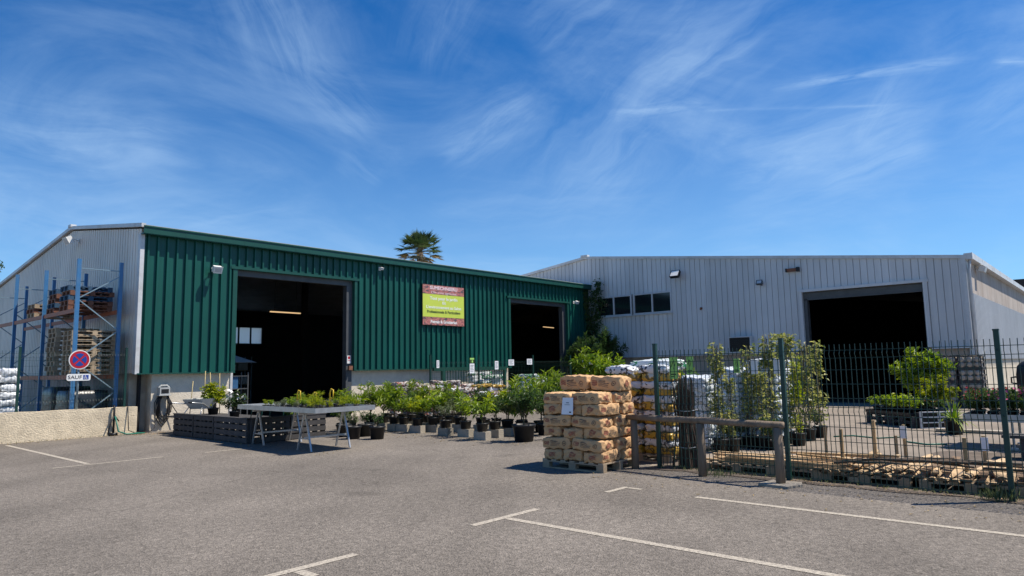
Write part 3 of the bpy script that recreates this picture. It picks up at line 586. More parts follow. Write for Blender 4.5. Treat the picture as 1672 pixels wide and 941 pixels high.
# ------------------------------------------------------------------ pallets
def weld(mb):
    ix={}; mp=[]; nv=[]
    for p in mb.v:
        k=tuple(round(c_,5) for c_ in p)
        if k not in ix: ix[k]=len(nv); nv.append(p)
        mp.append(ix[k])
    fs=[tuple(mp[i] for i in f) for f in mb.f]; cnt={}
    for f in fs: cnt[frozenset(f)]=cnt.get(frozenset(f),0)+1
    keep=[k for k,f in enumerate(fs) if cnt[frozenset(f)]==1]
    mb.v=nv; mb.f=[fs[k] for k in keep]; mb.mi=[mb.mi[k] for k in keep]; mb.lv=[mb.lv[k] for k in keep]
def pallet_meshes(l,w,h,mat_,nb=7):
    d=MB()
    for k in range(nb):
        x=-l/2+k*(l-.1)/(nb-1); d.box((x,-w/2,h-.022),(x+.1,w/2,h))
    d_=d.mesh('deck_boards',[mat_]); rs=[]
    cut=[-l/2,-l/2+.14,-.07,.07,l/2-.14,l/2]
    for y in (-w/2,-.05,w/2-.1):
        s=MB()
        for i in range(5):
            s.box((cut[i],y,0),(cut[i+1],y+.1,.022)); s.box((cut[i],y,h-.044),(cut[i+1],y+.1,h-.0225))
            if i%2==0: s.box((cut[i],y,.022),(cut[i+1],y+.1,h-.044))
        weld(s); rs.append(s.mesh('runner',[mat_]))
    return d_,rs
PM={}
def pallet(label,loc,rz=0,kind='palletwood',l=1.2,w=.8,h=.144,group=None,rot=None):
    k=(kind,l,w,h)
    if k not in PM: PM[k]=pallet_meshes(l,w,h,kind)
    t=thing('pallet',label,'pallet',loc,rz,group,rot)
    put('deck_boards',PM[k][0],t)
    for me in PM[k][1]: put('runner',me,t)
    return t
# ------------------------------------------------------------------ pallet rack
FY=[22.62,25.8,29.3,32.9]; XO,XI=6.47,7.6
t=thing('pallet_rack','tall blue steel pallet rack with orange beams against grey gable','rack',(XO,FY[0],0)); o0=Vector((XO,FY[0],0))
for i,y in enumerate(FY):
    for x in (XO,XI):
        b=MB(); b.box((x-.05-o0.x,y-.045-o0.y,0),(x+.05-o0.x,y+.045-o0.y,5.12 if i<2 else 5.35)); b.box((x-.09-o0.x,y-.08-o0.y,0),(x+.09-o0.x,y+.08-o0.y,.012)); b.build('upright',['blue'],t)
    b=MB(); z=[.35,1.25,2.15,3.05,3.95,4.7]; y_=y-o0.y
    for k in range(len(z)-1):
        a,c_=(XO,XI) if k%2==0 else (XI,XO)
        b.bar((a-o0.x,y_,z[k]),(c_-o0.x,y_,z[k+1]),.035,.03)
    b.bar((0,y_,4.85),(XI-XO,y_,4.85),.035,.03); b.bar((0,y_,.3),(XI-XO,y_,.3),.035,.03); b.build('brace',['brace'],t)
for i in range(3):
    for z in (1.68,3.62):
        for x in (XO,XI):
            b=MB(); b.box((x-.025-o0.x,FY[i]+.05-o0.y,z-.06),(x+.025-o0.x,FY[i+1]-.05-o0.y,z+.06)); b.build('beam',['orange'],t)
def stack(n,x,y,z,kinds,lab,grp,rz=0,l=1.2,w=.8,jit=.03):
    for k in range(n):
        pos='bottom' if k==0 else 'topmost' if k==n-1 else ORD[k+1]
        kd=kinds[k%len(kinds)]
        pallet(f'{lab(kd)}, {pos} of {grp[0]}',(x+rnd.uniform(-jit,jit),y+rnd.uniform(-jit,jit),z+.146*k),rz+R(rnd.uniform(-1.2,1.2)),kd,l,w,.144,grp[1])
KN={'palletwood':'plain wooden pallet','palletblue':'blue painted pallet','palletred':'red-brown pallet'}
stack(9,7.05,23.25,1.745,['palletwood'],lambda k:KN[k],('the nearer mid-rack stack beside the road sign','pallets stacked on the rack'))
stack(10,7.05,24.85,1.745,['palletwood'],lambda k:KN[k],('the farther mid-rack stack behind the road sign','pallets stacked on the rack'))
stack(5,7.05,23.7,3.685,['palletred','palletred','palletblue','palletred','palletblue'],lambda k:KN[k],('the nearer stack on the top beams','pallets stacked on the rack'))
stack(5,7.05,25.0,3.685,['palletred','palletblue','palletred','palletred','palletblue'],lambda k:KN[k],('the farther stack on the top beams','pallets stacked on the rack'))
stack(3,7.05,27.3,3.685,['palletwood','palletred'],lambda k:KN[k],('the low stack in the left rack bay','pallets stacked on the rack'))
def wrapped(label,loc,l,w,h,mat_,seed,name='wrapped_load',cat='wrapped load'):
    r_=random.Random(seed); b=MB(); n=10; lay=[]
    for i in range(9):
        z=h*i/8; ring=[]
        for k in range(28):
            a=2*math.pi*k/28; c_,s_=math.cos(a),math.sin(a); e=.28
            x=math.copysign(abs(c_)**e,c_)*l/2; y=math.copysign(abs(s_)**e,s_)*w/2; q_=1+r_.uniform(-.035,.035)-(.06 if i in (0,8) else 0)
            ring.append((x*q_,y*q_,z+r_.uniform(-.02,.02)*(0<i)))
        lay.append(ring)
    vs=[p for r__ in lay for p in r__]; fs=[]
    for i in range(8):
        for k in range(28): fs.append((i*28+k,i*28+(k+1)%28,(i+1)*28+(k+1)%28,(i+1)*28+k))
    fs.append(tuple(8*28+k for k in range(28))); b.add(vs,fs)
    o=b.build(name,[mat_],None,True,loc); return tag(o,label,cat)
wrapped('black film wrapped load behind the low wall and road sign',(7.0,23.5,0),1.15,1.2,1.28,'blackwrap',3)
wrapped('black film wrapped load further back under the rack',(7.0,25.0,0),1.1,1.2,1.38,'blackwrap',4)
# ------------------------------------------------------------------ sacks
def sack_fn(l,w,h,seed,puff=.30,wr=.012):
    r_=random.Random(seed); ph=[r_.uniform(0,6.28) for _ in range(12)]; fl=[r_.uniform(-1,1) for _ in range(6)]
    def fn(p,off=0.):
        x,y,z=p
        def mp(x,y,z):
            k=puff
            X=x*math.sqrt(max(0,1-k*(y*y+z*z)/2+k*.33*y*y*z*z)); Y=y*math.sqrt(max(0,1-k*(x*x+z*z)/2+k*.33*x*x*z*z)); Z=z*math.sqrt(max(0,1-k*.8*(x*x+y*y)/2+k*.3*x*x*y*y))
            ex=abs(x)**7; Z*=1-.15*ex; Y*=1-.07*ex
            q_=Vector((X*l/2,Y*w/2,Z*h/2)); q_.z+=.016*fl[2]*x*x*(1+z)*.5-.012*abs(fl[3])*y*y*(1+z)*.5-.010*abs(fl[4])*ex+.008*fl[5]*math.sin(3*x+ph[8])*(1+z)*.5
            a=wr*(math.sin(x*7+y*3+ph[0])*math.sin(y*6+z*2+ph[1])+.6*math.sin(x*13+ph[2]+z*4)*math.sin(y*11+ph[3]))
            q_.z+=a*.8+fl[0]*.012*x+fl[1]*.01*y; q_.y+=wr*.7*math.sin(x*9+ph[4])*math.sin(z*4+ph[5]); q_.x+=wr*.7*math.sin(y*8+ph[6])*math.sin(z*5+ph[7])
            return q_
        q_=mp(x,y,z)
        if off:
            e=1e-3; ax=max(range(3),key=lambda i:abs(p[i])); t_=[i for i in range(3) if i!=ax]
            p1=list(p);p1[t_[0]]+=e; p2=list(p);p2[t_[1]]+=e
            nn=(mp(*p1)-q_).cross(mp(*p2)-q_).normalized()
            if nn[ax]*p[ax]<0: nn=-nn
            q_=q_+nn*off
        return q_
    return fn
def sack_mesh(l,w,h,seed,mat_,puff=.30,wr=.012,n=9,name='sack'):
    fn=sack_fn(l,w,h,seed,puff,wr); b=MB(); idx={}; g=[math.sin(math.pi/2*(-1+2*i/n))*.55+(-1+2*i/n)*.45 for i in range(n+1)]
    def vid(p):
        k=tuple(round(c_,4) for c_ in p)
        if k not in idx: idx[k]=len(b.v); b.v.append(tuple(fn(p)))
        return idx[k]
    for ax in range(3):
        for s in (-1,1):
            for i in range(n):
                for j in range(n):
                    def P(u,v):
                        q_=[0,0,0]; q_[ax]=s; q_[(ax+1)%3]=u; q_[(ax+2)%3]=v; return q_
                    f=[vid(P(g[i],g[j])),vid(P(g[i+1],g[j])),vid(P(g[i+1],g[j+1])),vid(P(g[i],g[j+1]))]
                    if s<0: f.reverse()
                    b.f.append(tuple(f)); b.mi.append(0); b.lv.append(0.)
    me=b.mesh(name,[mat_],True)
    return me,fn
def decal(mb,fn,ax,s,rects,mi,off=.003):
    """rects in face coordinates (-1..1), u along the long run of the face read left to right, v up"""
    for (u0,v0,u1,v1) in rects:
        nu=max(1,int(abs(u1-u0)/.18)); nv=max(1,int(abs(v1-v0)/.3))
        for i in range(nu):
            for j in range(nv):
                pts=[]
                for (a,c_) in ((i,j),(i+1,j),(i+1,j+1),(i,j+1)):
                    u=u0+(u1-u0)*a/nu; v=v0+(v1-v0)*c_/nv
                    if ax==0: p=(s,u*s,v)
                    else: p=(-u*s,s,v)
                    pts.append(fn(p,off))
                mb.face(pts,mi)
def kraft_sack(seed,l=.615,w=.415,h=.196):
    me,fn=sack_mesh(l,w,h,seed,'kraft',.25,.013,14)
    r_=random.Random(seed*3+1); rd=MB()
    def barn(cx,k): # arched roof over a block of rows
        o=[]
        for i in range(7):
            u=-.30+.1*i; o.append((cx+u*k,.28,cx+(u+.1)*k,.34+.24*math.cos((i-3)*.42)))
        o+=[(cx-.34*k,-.02,cx+.34*k,.20),(cx-.34*k,-.22,cx+.34*k,-.06),(cx-.32*k,-.44,cx-.02*k,-.27),(cx+.04*k,-.44,cx+.33*k,-.27)]
        return o
    def words(u0,v,hh,n_): 
        o=[];u=u0
        for _ in range(n_):
            d=r_.uniform(.025,.05); o.append((u,v,u+d,v+hh)); u+=d+.018
        return o
    for s in (1,-1): decal(rd,fn,0,s,barn(0,1.05),0)
    dk=[]
    for s in (1,-1):
        decal(rd,fn,1,s,[(-.86,.30,-.50,.46),(-.88,-.02,-.48,.24),(-.88,-.30,-.48,-.08)],0)
        d=words(-.38,.20,.26,9)+[(-.38,-.02,.32,.09),(-.38,-.24,.28,-.14),(-.38,-.46,.30,-.38)]
        for k in range(12):
            a=2*math.pi*k/12; d.append((.60+.115*math.cos(a)-.022,-.05+.34*math.sin(a)-.07,.60+.115*math.cos(a)+.022,-.05+.34*math.sin(a)+.07))
        d+=[(.55,-.14,.65,.05)]
        decal(rd,fn,1,s,d,1)
    for s in (1,-1): decal(rd,fn,0,s,words(-.30,-.66,.10,8),1)
    return me,rd.mesh('printed_label',['print_red','print_dark'])
KS=[kraft_sack(11+k) for k in range(8)]
PX0,PX1,PY0,PY1=9.42,10.46,6.46,7.72
pallet('wooden pallet carrying the stack of brown paper sacks',((PX0+PX1)/2,(PY0+PY1)/2,0),R(90),'palletwood',1.26,1.04,.15)
Hs=.188
LAY=['bottom','second','third','fourth','fifth','sixth','top']
def ks(x,y,z,rz,lab,tilt=(0,0)):
    me,dc=KS[rnd.randrange(8)]
    x+=rnd.uniform(-.018,.018); y+=rnd.uniform(-.012,.012)
    t=put('paper_sack',me,None,(x,y,z+Hs/2),rot=(R(tilt[0]+rnd.uniform(-2,2)),R(tilt[1]+rnd.uniform(-1.5,1.5)),rz+R(rnd.uniform(-4,4))))
    tag(t,lab,'sack','brown paper sacks on the pallet'); put('printed_label',dc,t); return t
for k in range(6):
    z=.15+k*Hs; nm=LAY[k]
    if k%2==0:   # three ends to the front, two lengthwise behind
        for j,(y,w_) in enumerate(zip((PY1-.21,PY1-.63,PY1-1.05),('left','middle','right'))):
            ks(PX0+.31+rnd.uniform(-.02,.02),y,z,0,f'brown sack in the {nm} layer, {w_} of three front ends')
        for j,y in enumerate((PY1-.32,PY1-.94)): ks(PX0+.83,y,z,R(90),f'brown sack in the {nm} layer, lying lengthwise at the back {("left","right")[j]}')
    else:
        for j,y in enumerate((PY1-.31,PY1-.94)): ks(PX0+.21+rnd.uniform(-.03,.03),y,z,R(-90),f'brown sack in the {nm} layer, {("left","right")[j]} of two long front sides',((0,0),(0,0),(0,-3))[2 if k==5 else 0])
        for j,y in enumerate((PY1-.21,PY1-.63,PY1-1.05)): ks(PX0+.73,y,z,0,f'brown sack in the {nm} layer, {("left","middle","right")[j]} of three at the back')
z=.15+6*Hs+.012
for q_,a_ in ((0,(PX0+.66,PY1-.36,z+.045,R(-90),'brown sack on top of the stack, left of the two',(3,-4))),(1,(PX0+.70,PY1-.99,z+.03,R(-90),'brown sack on top of the stack, right of the two, nearest the mesh fence',(-2,2)))): ks(*a_).scale=(1.02,1.08,1.28)
t=thing('delivery_note','white delivery note tucked against the front of brown sacks','note',(PX0-.025,PY1-.60,.15+4.5*Hs+.05),R(-90)); b=MB(); b.prism([(-.11,0,.15),(.11,0,.15),(.12,-.03,-.13),(-.13,-.02,-.13)],(0,.003,0)); b.build('sheet',['paper'],t); b=MB()
b.box((-.03,-.012,.06),(.03,-.010,.07)); b.box((-.06,-.016,.03),(.05,-.014,.035)); b.box((.04,-.0265,-.10),(.08,-.024,-.08)); b.build('print',['ink'],t)
# ------------------------------------------------------------------ printed plastic sacks behind the fence
YS={k:[sack_mesh(.62,.42,.15,40+i*7+len(k),k,.32,.022,9)[0] for i in range(5)] for k in ('yelbag','whtbag','grnbag','whiteplastic','soilbag','wrap')}
def psack(kind,x,y,z,rz,lab,grp,sc_=(1,1,1),tilt=(0,0),name='plastic_sack'):
    o=put(name,YS[kind][rnd.randrange(5)],None,(x,y,z),rot=(R(tilt[0]+rnd.uniform(-3,3)),R(tilt[1]+rnd.uniform(-3,3)),rz+R(rnd.gauss(0,4)))); o.scale=[c_*rnd.uniform(.93,1.06) for c_ in sc_[:2]]+[sc_[2]]
    return tag(o,lab,'sack',grp)
pallet('low wooden pallet beneath the yellow and white sacks',(11.55,6.75,0),R(90),'palletwood',1.2,1.1,.15)
for k in range(11):
    kd='yelbag' if k%2==0 else 'whtbag'; z=.15+.07+.128*k; cn='yellow' if kd=='yelbag' else 'white'
    nm='bottom' if k==0 else ORD[k+1]
    ofs=rnd.uniform(-.05,.03)
    psack(kd,11.22+ofs,6.36,z,R(90),f'{cn} printed sack, {nm} from the ground in stack behind mesh fence, nearest the post','yellow and white printed sacks',(1,1.05,.95))
    psack(kd,11.22+rnd.uniform(-.05,.05),7.0,z,R(90),f'{cn} printed sack, {nm} from the ground in stack behind mesh fence, beside the brown sacks','yellow and white printed sacks',(1,1.05,.95))
for j,(x,y,lab) in enumerate([(11.2,6.42,'white black-spotted sack lying crosswise on the yellow and white stack'),(11.25,7.15,'white sack half hidden behind the topmost brown sack')]):
    psack('whtbag',x,y,1.64,R(90),lab,'white sacks topping the stack',(1.1,1.1,1))
psack('grnbag',11.5,6.6,1.755,R(88),'long white and green sack topping the yellow and white stack','green and white sacks',(1.7,1.0,.85))
psack('grnbag',12.1,6.75,1.70,R(85),'green and white sack behind the first mesh fence post','green and white sacks',(1.3,1.0,.9))
for k in range(10): psack('wrap',13.15,6.62,.2+.132*k,R(90),f'white sack, {"bottom" if k==0 else ORD[k+1]} of the stack hidden behind the brushwood bundle','white sacks behind the brushwood',(1.05,1.25,1.1))
# bluish white sack stacks in the yard
SX=[(14.6,7.35,8,.165,'left'),(14.6,6.62,9,.165,'middle'),(14.85,5.9,10,.165,'right')]
for x,y,n,h,nm in SX:
    pallet(f'wooden pallet beneath the {nm} bluish white sack stack',(x+.3,y,0),R(90),'palletwood',.75,1.0,.14)
    for k in range(n):
        lv='bottom' if k==0 else 'top' if k==n-1 else ORD[k+1]
        psack('wrap',x+rnd.uniform(-.08,.06),y,.14+h*(k+.5),R(90),f'bluish white sack, {lv} of the {nm} stack behind the climbing plants','bluish white sacks in the yard',(1.05,1.25,1.12))
        psack('wrap',x+.5+rnd.uniform(-.04,.04),y,.14+h*(k+.5),R(90),f'bluish white sack, {lv} at the back of the {nm} stack behind the climbing plants','bluish white sacks in the yard',(1.05,1.1,1.12))
# white wrapped sacks at far left behind the low wall
for j,(x,y) in enumerate([(4.55,22.9),(5.02,23.0)]):
    for k in range(9):
        psack('whiteplastic',x,y,.14+.2*(k+.5),R(90),f'white sack, {"bottom" if k==0 else ORD[k+1]} of the {"left" if j==0 else "right"} column behind the low wall','white sacks behind the low wall',(1.1,1.12,1.36))
pallet('wooden pallet under the white sacks behind the low wall',(4.8,22.95,0),0,'palletwood',1.1,.8,.13)
# heaps of patterned soil sacks before the white plinth
def heap(x0,y0,nx,nl,kinds,lab,grp,dy=.5,zz=.145):
    for j in range(nx):
        for k in range(nl-(j%3==2)):
            kd=kinds[rnd.randrange(len(kinds))]
            psack(kd,x0+j*.66+rnd.uniform(-.07,.07),y0+rnd.uniform(-.08,.08),.12+zz*(k+.5),R(rnd.uniform(-10,10)),lab%(ORD[k+1],ORD[j+1]),grp,(1,1.15,1.05),(rnd.uniform(-3,3),0))
heap(15.9,19.6,6,8,['soilbag','soilbag','whiteplastic'],'patterned soil sack, %s layer, in %s column from the larger doorway','patterned soil sacks before the plinth')
heap(16.4,18.9,5,6,['soilbag'],'patterned soil sack in the front heap, %s layer, %s column from the larger doorway','patterned soil sacks in the front heap')
for k,(x,z,rz) in enumerate([(19.4,1.06,4),(20.2,1.02,-5)]): psack('yelbag',x,18.9,z,R(rz),('bright yellow sack on the heap before the barred gate, left','bright yellow sack on the heap before the barred gate, right')[k],'yellow sacks on the heap',(1.4,1.2,.8))
heap(19.3,18.9,3,6,['whiteplastic','soilbag'],'mixed sack beneath the yellow ones, %s layer, %s column','sacks under the yellow ones')
heap(21.6,21.5,3,10,['grnbag','whiteplastic'],'green and white sack behind the barred gate, %s layer, %s column','green and white sacks behind the gate')
heap(24.2,20.9,3,9,['grnbag','whiteplastic'],'green and white sack right of the barred gate, %s layer, %s column','green and white sacks beside the gate')
# ------------------------------------------------------------------ round wood rail
t=thing('wooden_rail','low weathered round wood rail barrier before the mesh fence','barrier',(10.17,6.33,0))
ps=[(10.17,6.33),(10.04,5.05),(9.90,3.80)]
for i,(x,y) in enumerate(ps):
    b=MB(); b.tube([(x-10.17,y-6.33,-.05),(x-10.17+.01,y-6.33,.4),(x-10.17,y-6.33,.80)],[.066,.062,.060],12); b.build('rail_post',['oldwood'],t,True)
b=MB(); b.tube([(-.01,.12,.85),(-.05,-.5,.845),(-.14,-1.3,.85),(-.2,-1.9,.84),(-.28,-2.62,.84)],[.047,.05,.051,.049,.047],12); b.build('rail',['oldwood'],t,True)
b=MB(); b.prism([(9.72,4.05,0),(9.66,3.62,0),(9.95,3.52,0),(10.15,3.6,0),(10.12,4.0,0)],(0,0,.035)); tag(b.build('concrete_pad',['concrete']),'small concrete pad at foot of the right rail post','concrete pad')
# brushwood bundle
t=thing('brushwood_bundle','upright bundle of dark brushwood stakes behind the first mesh fence post','brushwood',(10.78,5.66,0))
b=MB()
for k in range(70):
    a=rnd.uniform(0,6.28); r0=.20*math.sqrt(rnd.random()); sp=rnd.uniform(.95,1.55)
    b.tube([(r0*math.cos(a)*sp,r0*math.sin(a)*sp*1.1-.03,0),(r0*math.cos(a)*.85,r0*math.sin(a)*.85+.02,.7),(r0*math.cos(a+.3)*1.05+rnd.uniform(-.02,.02),r0*math.sin(a+.3)*1.05+.05,rnd.uniform(1.22,1.56))],[.014,.012,.007],5)
b.build('sticks',['willow'],t)
b=MB()
for z,r_ in ((.35,.215),(.95,.205)):
    b.tube([(r_*math.cos(a),r_*1.02*math.sin(a)+.02,z+.01*math.sin(3*a)) for a in np.linspace(0,2*math.pi,22)],.006,5)
b.build('tie_wire',['zinc'],t)
# lime tags on the front fence
for (u,y,z,lb) in [(1,5.70,1.66,'bright green card on mesh fence above the brushwood bundle'),(.8,5.40,1.70,'bright green card on mesh fence right of the brushwood bundle'),(.62,4.60,1.68,'bright green card on mesh fence among the climbing plants')]:
    t=thing('green_card',lb,'card',(10.47,y,z),R(-90),'bright green cards on the front fence'); b=MB(); b.box((-.085,0,-.19),(.085,.005,.19)); b.build('card',['limecard'],t); t.scale=(u*.9,1,u*.95); b=MB()
    b.tube([(-.05,-.003,.02),(0,-.003,.12),(.03,-.003,.06),(0,-.003,-.02)],.006,4); b.box((-.06,-.003,-.12),(.05,-.0005,-.10)); b.box((-.06,-.003,-.155),(.02,-.0005,-.14)); b.build('print',['olive'],t)
for (y,z,lb) in [(4.32,1.66,'white card on mesh fence among climbing plants, left of the second post'),(3.98,1.66,'white card on mesh fence close to the second post')]:
    b=MB(); b.box((-.05,0,-.11),(.05,.005,.11)); tag(b.build('white_card',['paper'],None,False,(10.47,y,z),R(-90)),lb,'card','white cards on the front fence')
# slats on a pallet behind the rail
pallet('wooden pallet with loose slats behind the round wood rail, left',(11.0,4.75,0),R(90),'palletwood',1.2,.8,.15)
pallet('wooden pallet with loose slats behind the round wood rail, right',(11.0,3.55,0),R(90),'palletwood',1.15,.8,.15)
for k in range(34):
    lay=k//11; j=k%11; x=10.66+j*.066+rnd.uniform(-.02,.02); l=rnd.uniform(1.7,2.2)
    o=MB(); o.box((-.024,-l/2,0),(.024,l/2,.028)); nm=['bottom','middle','top','very top'][min(lay,3)]
    ob=o.build('timber_slat',['newwood'],None,False,(x,4.15+rnd.uniform(-.18,.18),.152+.034*lay+.02*(lay==3)),R(rnd.uniform(-2.2,2.2)*(1+lay)))
    tag(ob,f'pale sawn slat in the {nm} layer behind the rail, {ORD[j+1]} back from the fence','slat','pale slats on the pallet behind the rail')
for k,(a,b_) in enumerate([((11.2,4.2,.30),(11.1,2.55,.36)),((11.5,4.0,.27),(11.35,2.9,.30)),((10.85,3.9,.33),(11.0,2.75,.27))]):
    o=MB(); v=Vector(b_)-Vector(a); o.bar((0,0,0),v,.05,.028); tag(o.build('timber_slat',['stake'],None,False,a),['dark loose slat jutting right from the slat pile','short pale slat jutting right from the pile, furthest from fence','loose slat jutting right from the slat pile, lowest of them'][k],'slat','loose slats jutting from the pile')
# half-round logs along the fence
def log_mesh(l,r_,seed):
    q=random.Random(seed); b=MB(); n=9; m_=7; base=0; rings=[]
    for i in range(m_):
        x=l*i/(m_-1); rr=r_*(1+q.uniform(-.06,.06)); rings.append([(x,rr*math.cos(math.pi*k/(n-1)),rr*math.sin(math.pi*k/(n-1))*.62+q.uniform(-.004,.004)) for k in range(n)])
    vs=[p for g_ in rings for p in g_]; fs=[];
    for i in range(m_-1):
        for k in range(n-1): fs.append((i*n+k,(i+1)*n+k,(i+1)*n+k+1,i*n+k+1))
    b.add(vs,fs,0)
    b.add(vs,[(i*n,i*n+n-1,(i+1)*n+n-1,(i+1)*n) for i in range(m_-1)],1)
    b.add(vs,[tuple(range(n)),tuple(reversed(range((m_-1)*n,m_*n)))],1)
    return b.mesh('half_round_log',['logwood','logbark'])
LM=[log_mesh(rnd.uniform(1.5,1.9),rnd.uniform(.05,.066),k) for k in range(6)]
PLY=[(2.9,'nearest the second fence post'),(1.65,'behind the middle of the fence'),(.45,'behind the third fence post'),(-.8,'right of the third fence post')]
for y,nm in PLY: pallet(f'low wooden pallet under the half-round logs, {nm}',(11.35,y,0),R(90),'palletwood',1.15,1.5,.14)
nl=0
for lay in range(2):
    y=3.5-.06*lay
    while y>-1.3:
        big=lay==0
        me=LM[rnd.randrange(6)]; nl+=1
        flip=rnd.random()<.3
        o=put('half_round_log',me,None,(10.58+rnd.uniform(-.06,.05)+.05*lay,y,.145+.062*lay+(.045 if flip else 0)+rnd.uniform(0,.012)),rot=(R(180 if flip else rnd.uniform(-12,12)),R(rnd.uniform(-.6,.9)-.3*lay),R(rnd.uniform(-6,6)*(1+lay))))
        tag(o,f'pale half-round log in the {("lower","upper")[lay]} row behind the fence, {ORD[min(nl,49)] if nl<50 else "last"} counting from the second post','log','half-round logs stacked along the fence')
        y-=rnd.uniform(.115,.15) if lay==0 else rnd.uniform(.12,.21)
        nl=0 if y<=-1.3 else nl
# loose dark poles lying over the logs
for k,(a,b_) in enumerate([((10.75,2.85,.34),(10.8,.7,.36)),((10.9,2.6,.31),(10.72,1.1,.40)),((10.72,3.2,.30),(10.85,2.0,.37)),((10.66,3.0,.29),(10.7,2.35,.31)),((10.8,1.9,.36),(10.95,.75,.33)),((10.7,.9,.36),(11.5,-.3,.34)),((10.62,3.3,.27),(10.9,2.5,.33)),((11.3,2.9,.30),(10.7,1.6,.33)),((10.75,2.2,.36),(11.4,1.0,.30)),((10.66,1.5,.33),(10.62,.2,.31)),((11.0,.6,.31),(10.7,-.7,.35)),((10.9,3.1,.26),(11.8,2.0,.30))]):
    o=MB(); v=Vector(b_)-Vector(a); o.tube([(0,0,0),v*.5+Vector((0,0,.02)),v],[.018,.02,.014],7)
    tag(o.build('thin_pole',['bark'],None,True,a),f'thin dark pole lying across the half-round logs, {ORD[k+1]} from the second fence post','pole','thin poles lying on the logs')
# upright stakes
for k,(x,y,h_,lb) in enumerate([(12.05,3.84,.66,'upright wooden stake right of potted climbers'),(11.0,3.28,.72,'upright wooden stake just right of the second fence post'),(11.62,2.99,.82,'tall upright wooden stake rising from the log pile'),(12.96,2.88,.66,'thin upright stake carrying a white label'),(12.7,2.95,.5,'short upright stake beside the white labelled one'),(10.92,1.72,.68,'dark upright stake at the fence with block foot'),(12.77,1.76,.55,'thin upright stake carrying a grey label near third post')]):
    o=MB(); o.box((-.022,-.022,0),(.022,.022,h_)); t=tag(o.build('wooden_stake',['stake'],None,False,(x,y,0),R(rnd.uniform(0,30))),lb,'stake','upright stakes among the logs')
    if k in (3,6): o=MB(); o.box((-.06,-.05,h_-.22),(-.05,.05,h_-.02)); o.build('label',['paper'],t)
    if k==5: o=MB(); o.box((-.1,-.12,0),(.02,-.025,.15)); o.build('block',['palletwood'],t)
# ------------------------------------------------------------------ plants
def rv(r_): 
    while True:
        v=Vector((r_.uniform(-1,1),r_.uniform(-1,1),r_.uniform(-1,1)))
        if .1<v.length<1: return v.normalized()
def shrub(seed,h,w,nb,per,ll,lw,z0=0.,spread=.8,trunk=.15,upw=.5,droop=.0,r0=.012,sub=2):
    """returns (stem MB, foliage MB): branches fan out from a short stem, leaves sit along them"""
    r_=random.Random(seed); st=MB(); fo=MB()
    st.tube([(0,0,z0),(r_.uniform(-.01,.01),r_.uniform(-.01,.01),z0+h*trunk)],[r0*1.3,r0],6)
    for k in range(nb):
        a=2*math.pi*(k+r_.random()*.8)/nb; rr=w*.5*spread*r_.uniform(.35,1.1); top=h*r_.uniform(.62,1.04)*(1-.25*(rr/(w*.55))**2)
        p0=Vector((0,0,z0+h*trunk*r_.uniform(.6,1))); p3=Vector((rr*math.cos(a),rr*math.sin(a),z0+top)); p1=p0.lerp(p3,.4)+Vector((rr*.25*math.cos(a),rr*.25*math.sin(a),-.03*h)); 
        pts=[]
        for i in range(6):
            t=i/5; pts.append(p0*(1-t)**2+p1*2*t*(1-t)+p3*t*t)
        st.tube(pts,[r0*.7*(1-.8*i/5) for i in range(6)],4,caps=False)
        shade=r_.random()
        twigs=[(pts,per)]
        for j in range(sub):
            i=r_.randrange(2,5); q=pts[i]; d=(rv(r_)+Vector((math.cos(a),math.sin(a),.9))).normalized()*h*r_.uniform(.14,.28)
            tp=[q,q+d*.5,q+d]; st.tube(tp,[r0*.35,r0*.3,r0*.15],3,caps=False); twigs.append((tp,max(3,per//2)))
        for (tp,n) in twigs:
            for i in range(n):
                t=(r_.uniform(.28,1) if tp is pts else r_.uniform(.15,1)); f=t*(len(tp)-1); i0=min(int(f),len(tp)-2); p=tp[i0].lerp(tp[i0+1],f-i0); d=(tp[i0+1]-tp[i0]).normalized()
                o=rv(r_); o=(o-d*o.dot(d)).normalized(); dr=(d*r_.uniform(.1,.7)+o+Vector((0,0,upw*r_.uniform(0,1)-droop))).normalized()
                s=r_.uniform(.65,1.15)
                fo.leaf(p,dr,(Vector((0,0,1))+rv(r_)*.5),ll*s,lw*s,min(1,max(.001,.35*shade+.65*r_.random()**1.4+.18*(t-.6))))
    return st,fo
def pot_mesh(r_,h,mat_='pot'):
    b=MB(); b.lathe([(0,0),(r_*.80,0),(r_*.97,h*.86),(r_*1.05,h*.87),(r_*1.06,h),(r_*.97,h),(r_*.95,h*.9),(0,h*.9)],18); return b.mesh('pot',[mat_],True)
POTM={}
SH={}
def plant(name,label,cat,loc,proto,pot=(.14,.24),group=None,rz=None,sc_=1.,potmat='pot',leaf='leaf',flowers=None,stemmat='stem'):
    """proto: key of SH (stem mesh, foliage mesh) built at unit pot height 0"""
    t=thing(name,label,cat,loc,rnd.uniform(0,6.28) if rz is None else rz,group); z=0
    if pot:
        k=(pot,potmat)
        if k not in POTM: POTM[k]=pot_mesh(*pot,potmat)
        put('pot',POTM[k],t); z=pot[1]*.9
    for nm,me in SH[proto]:
        o=put(nm,me,t,(0,0,z)); o.scale=(sc_,)*3
    return t
def proto(key,st,fo,leaf,stemmat='stem',extra=None):
    SH[key]=[('stem',st.mesh('stem',[stemmat])),('foliage',fo.mesh('foliage',[leaf]))]
    if extra: SH[key].append(extra)
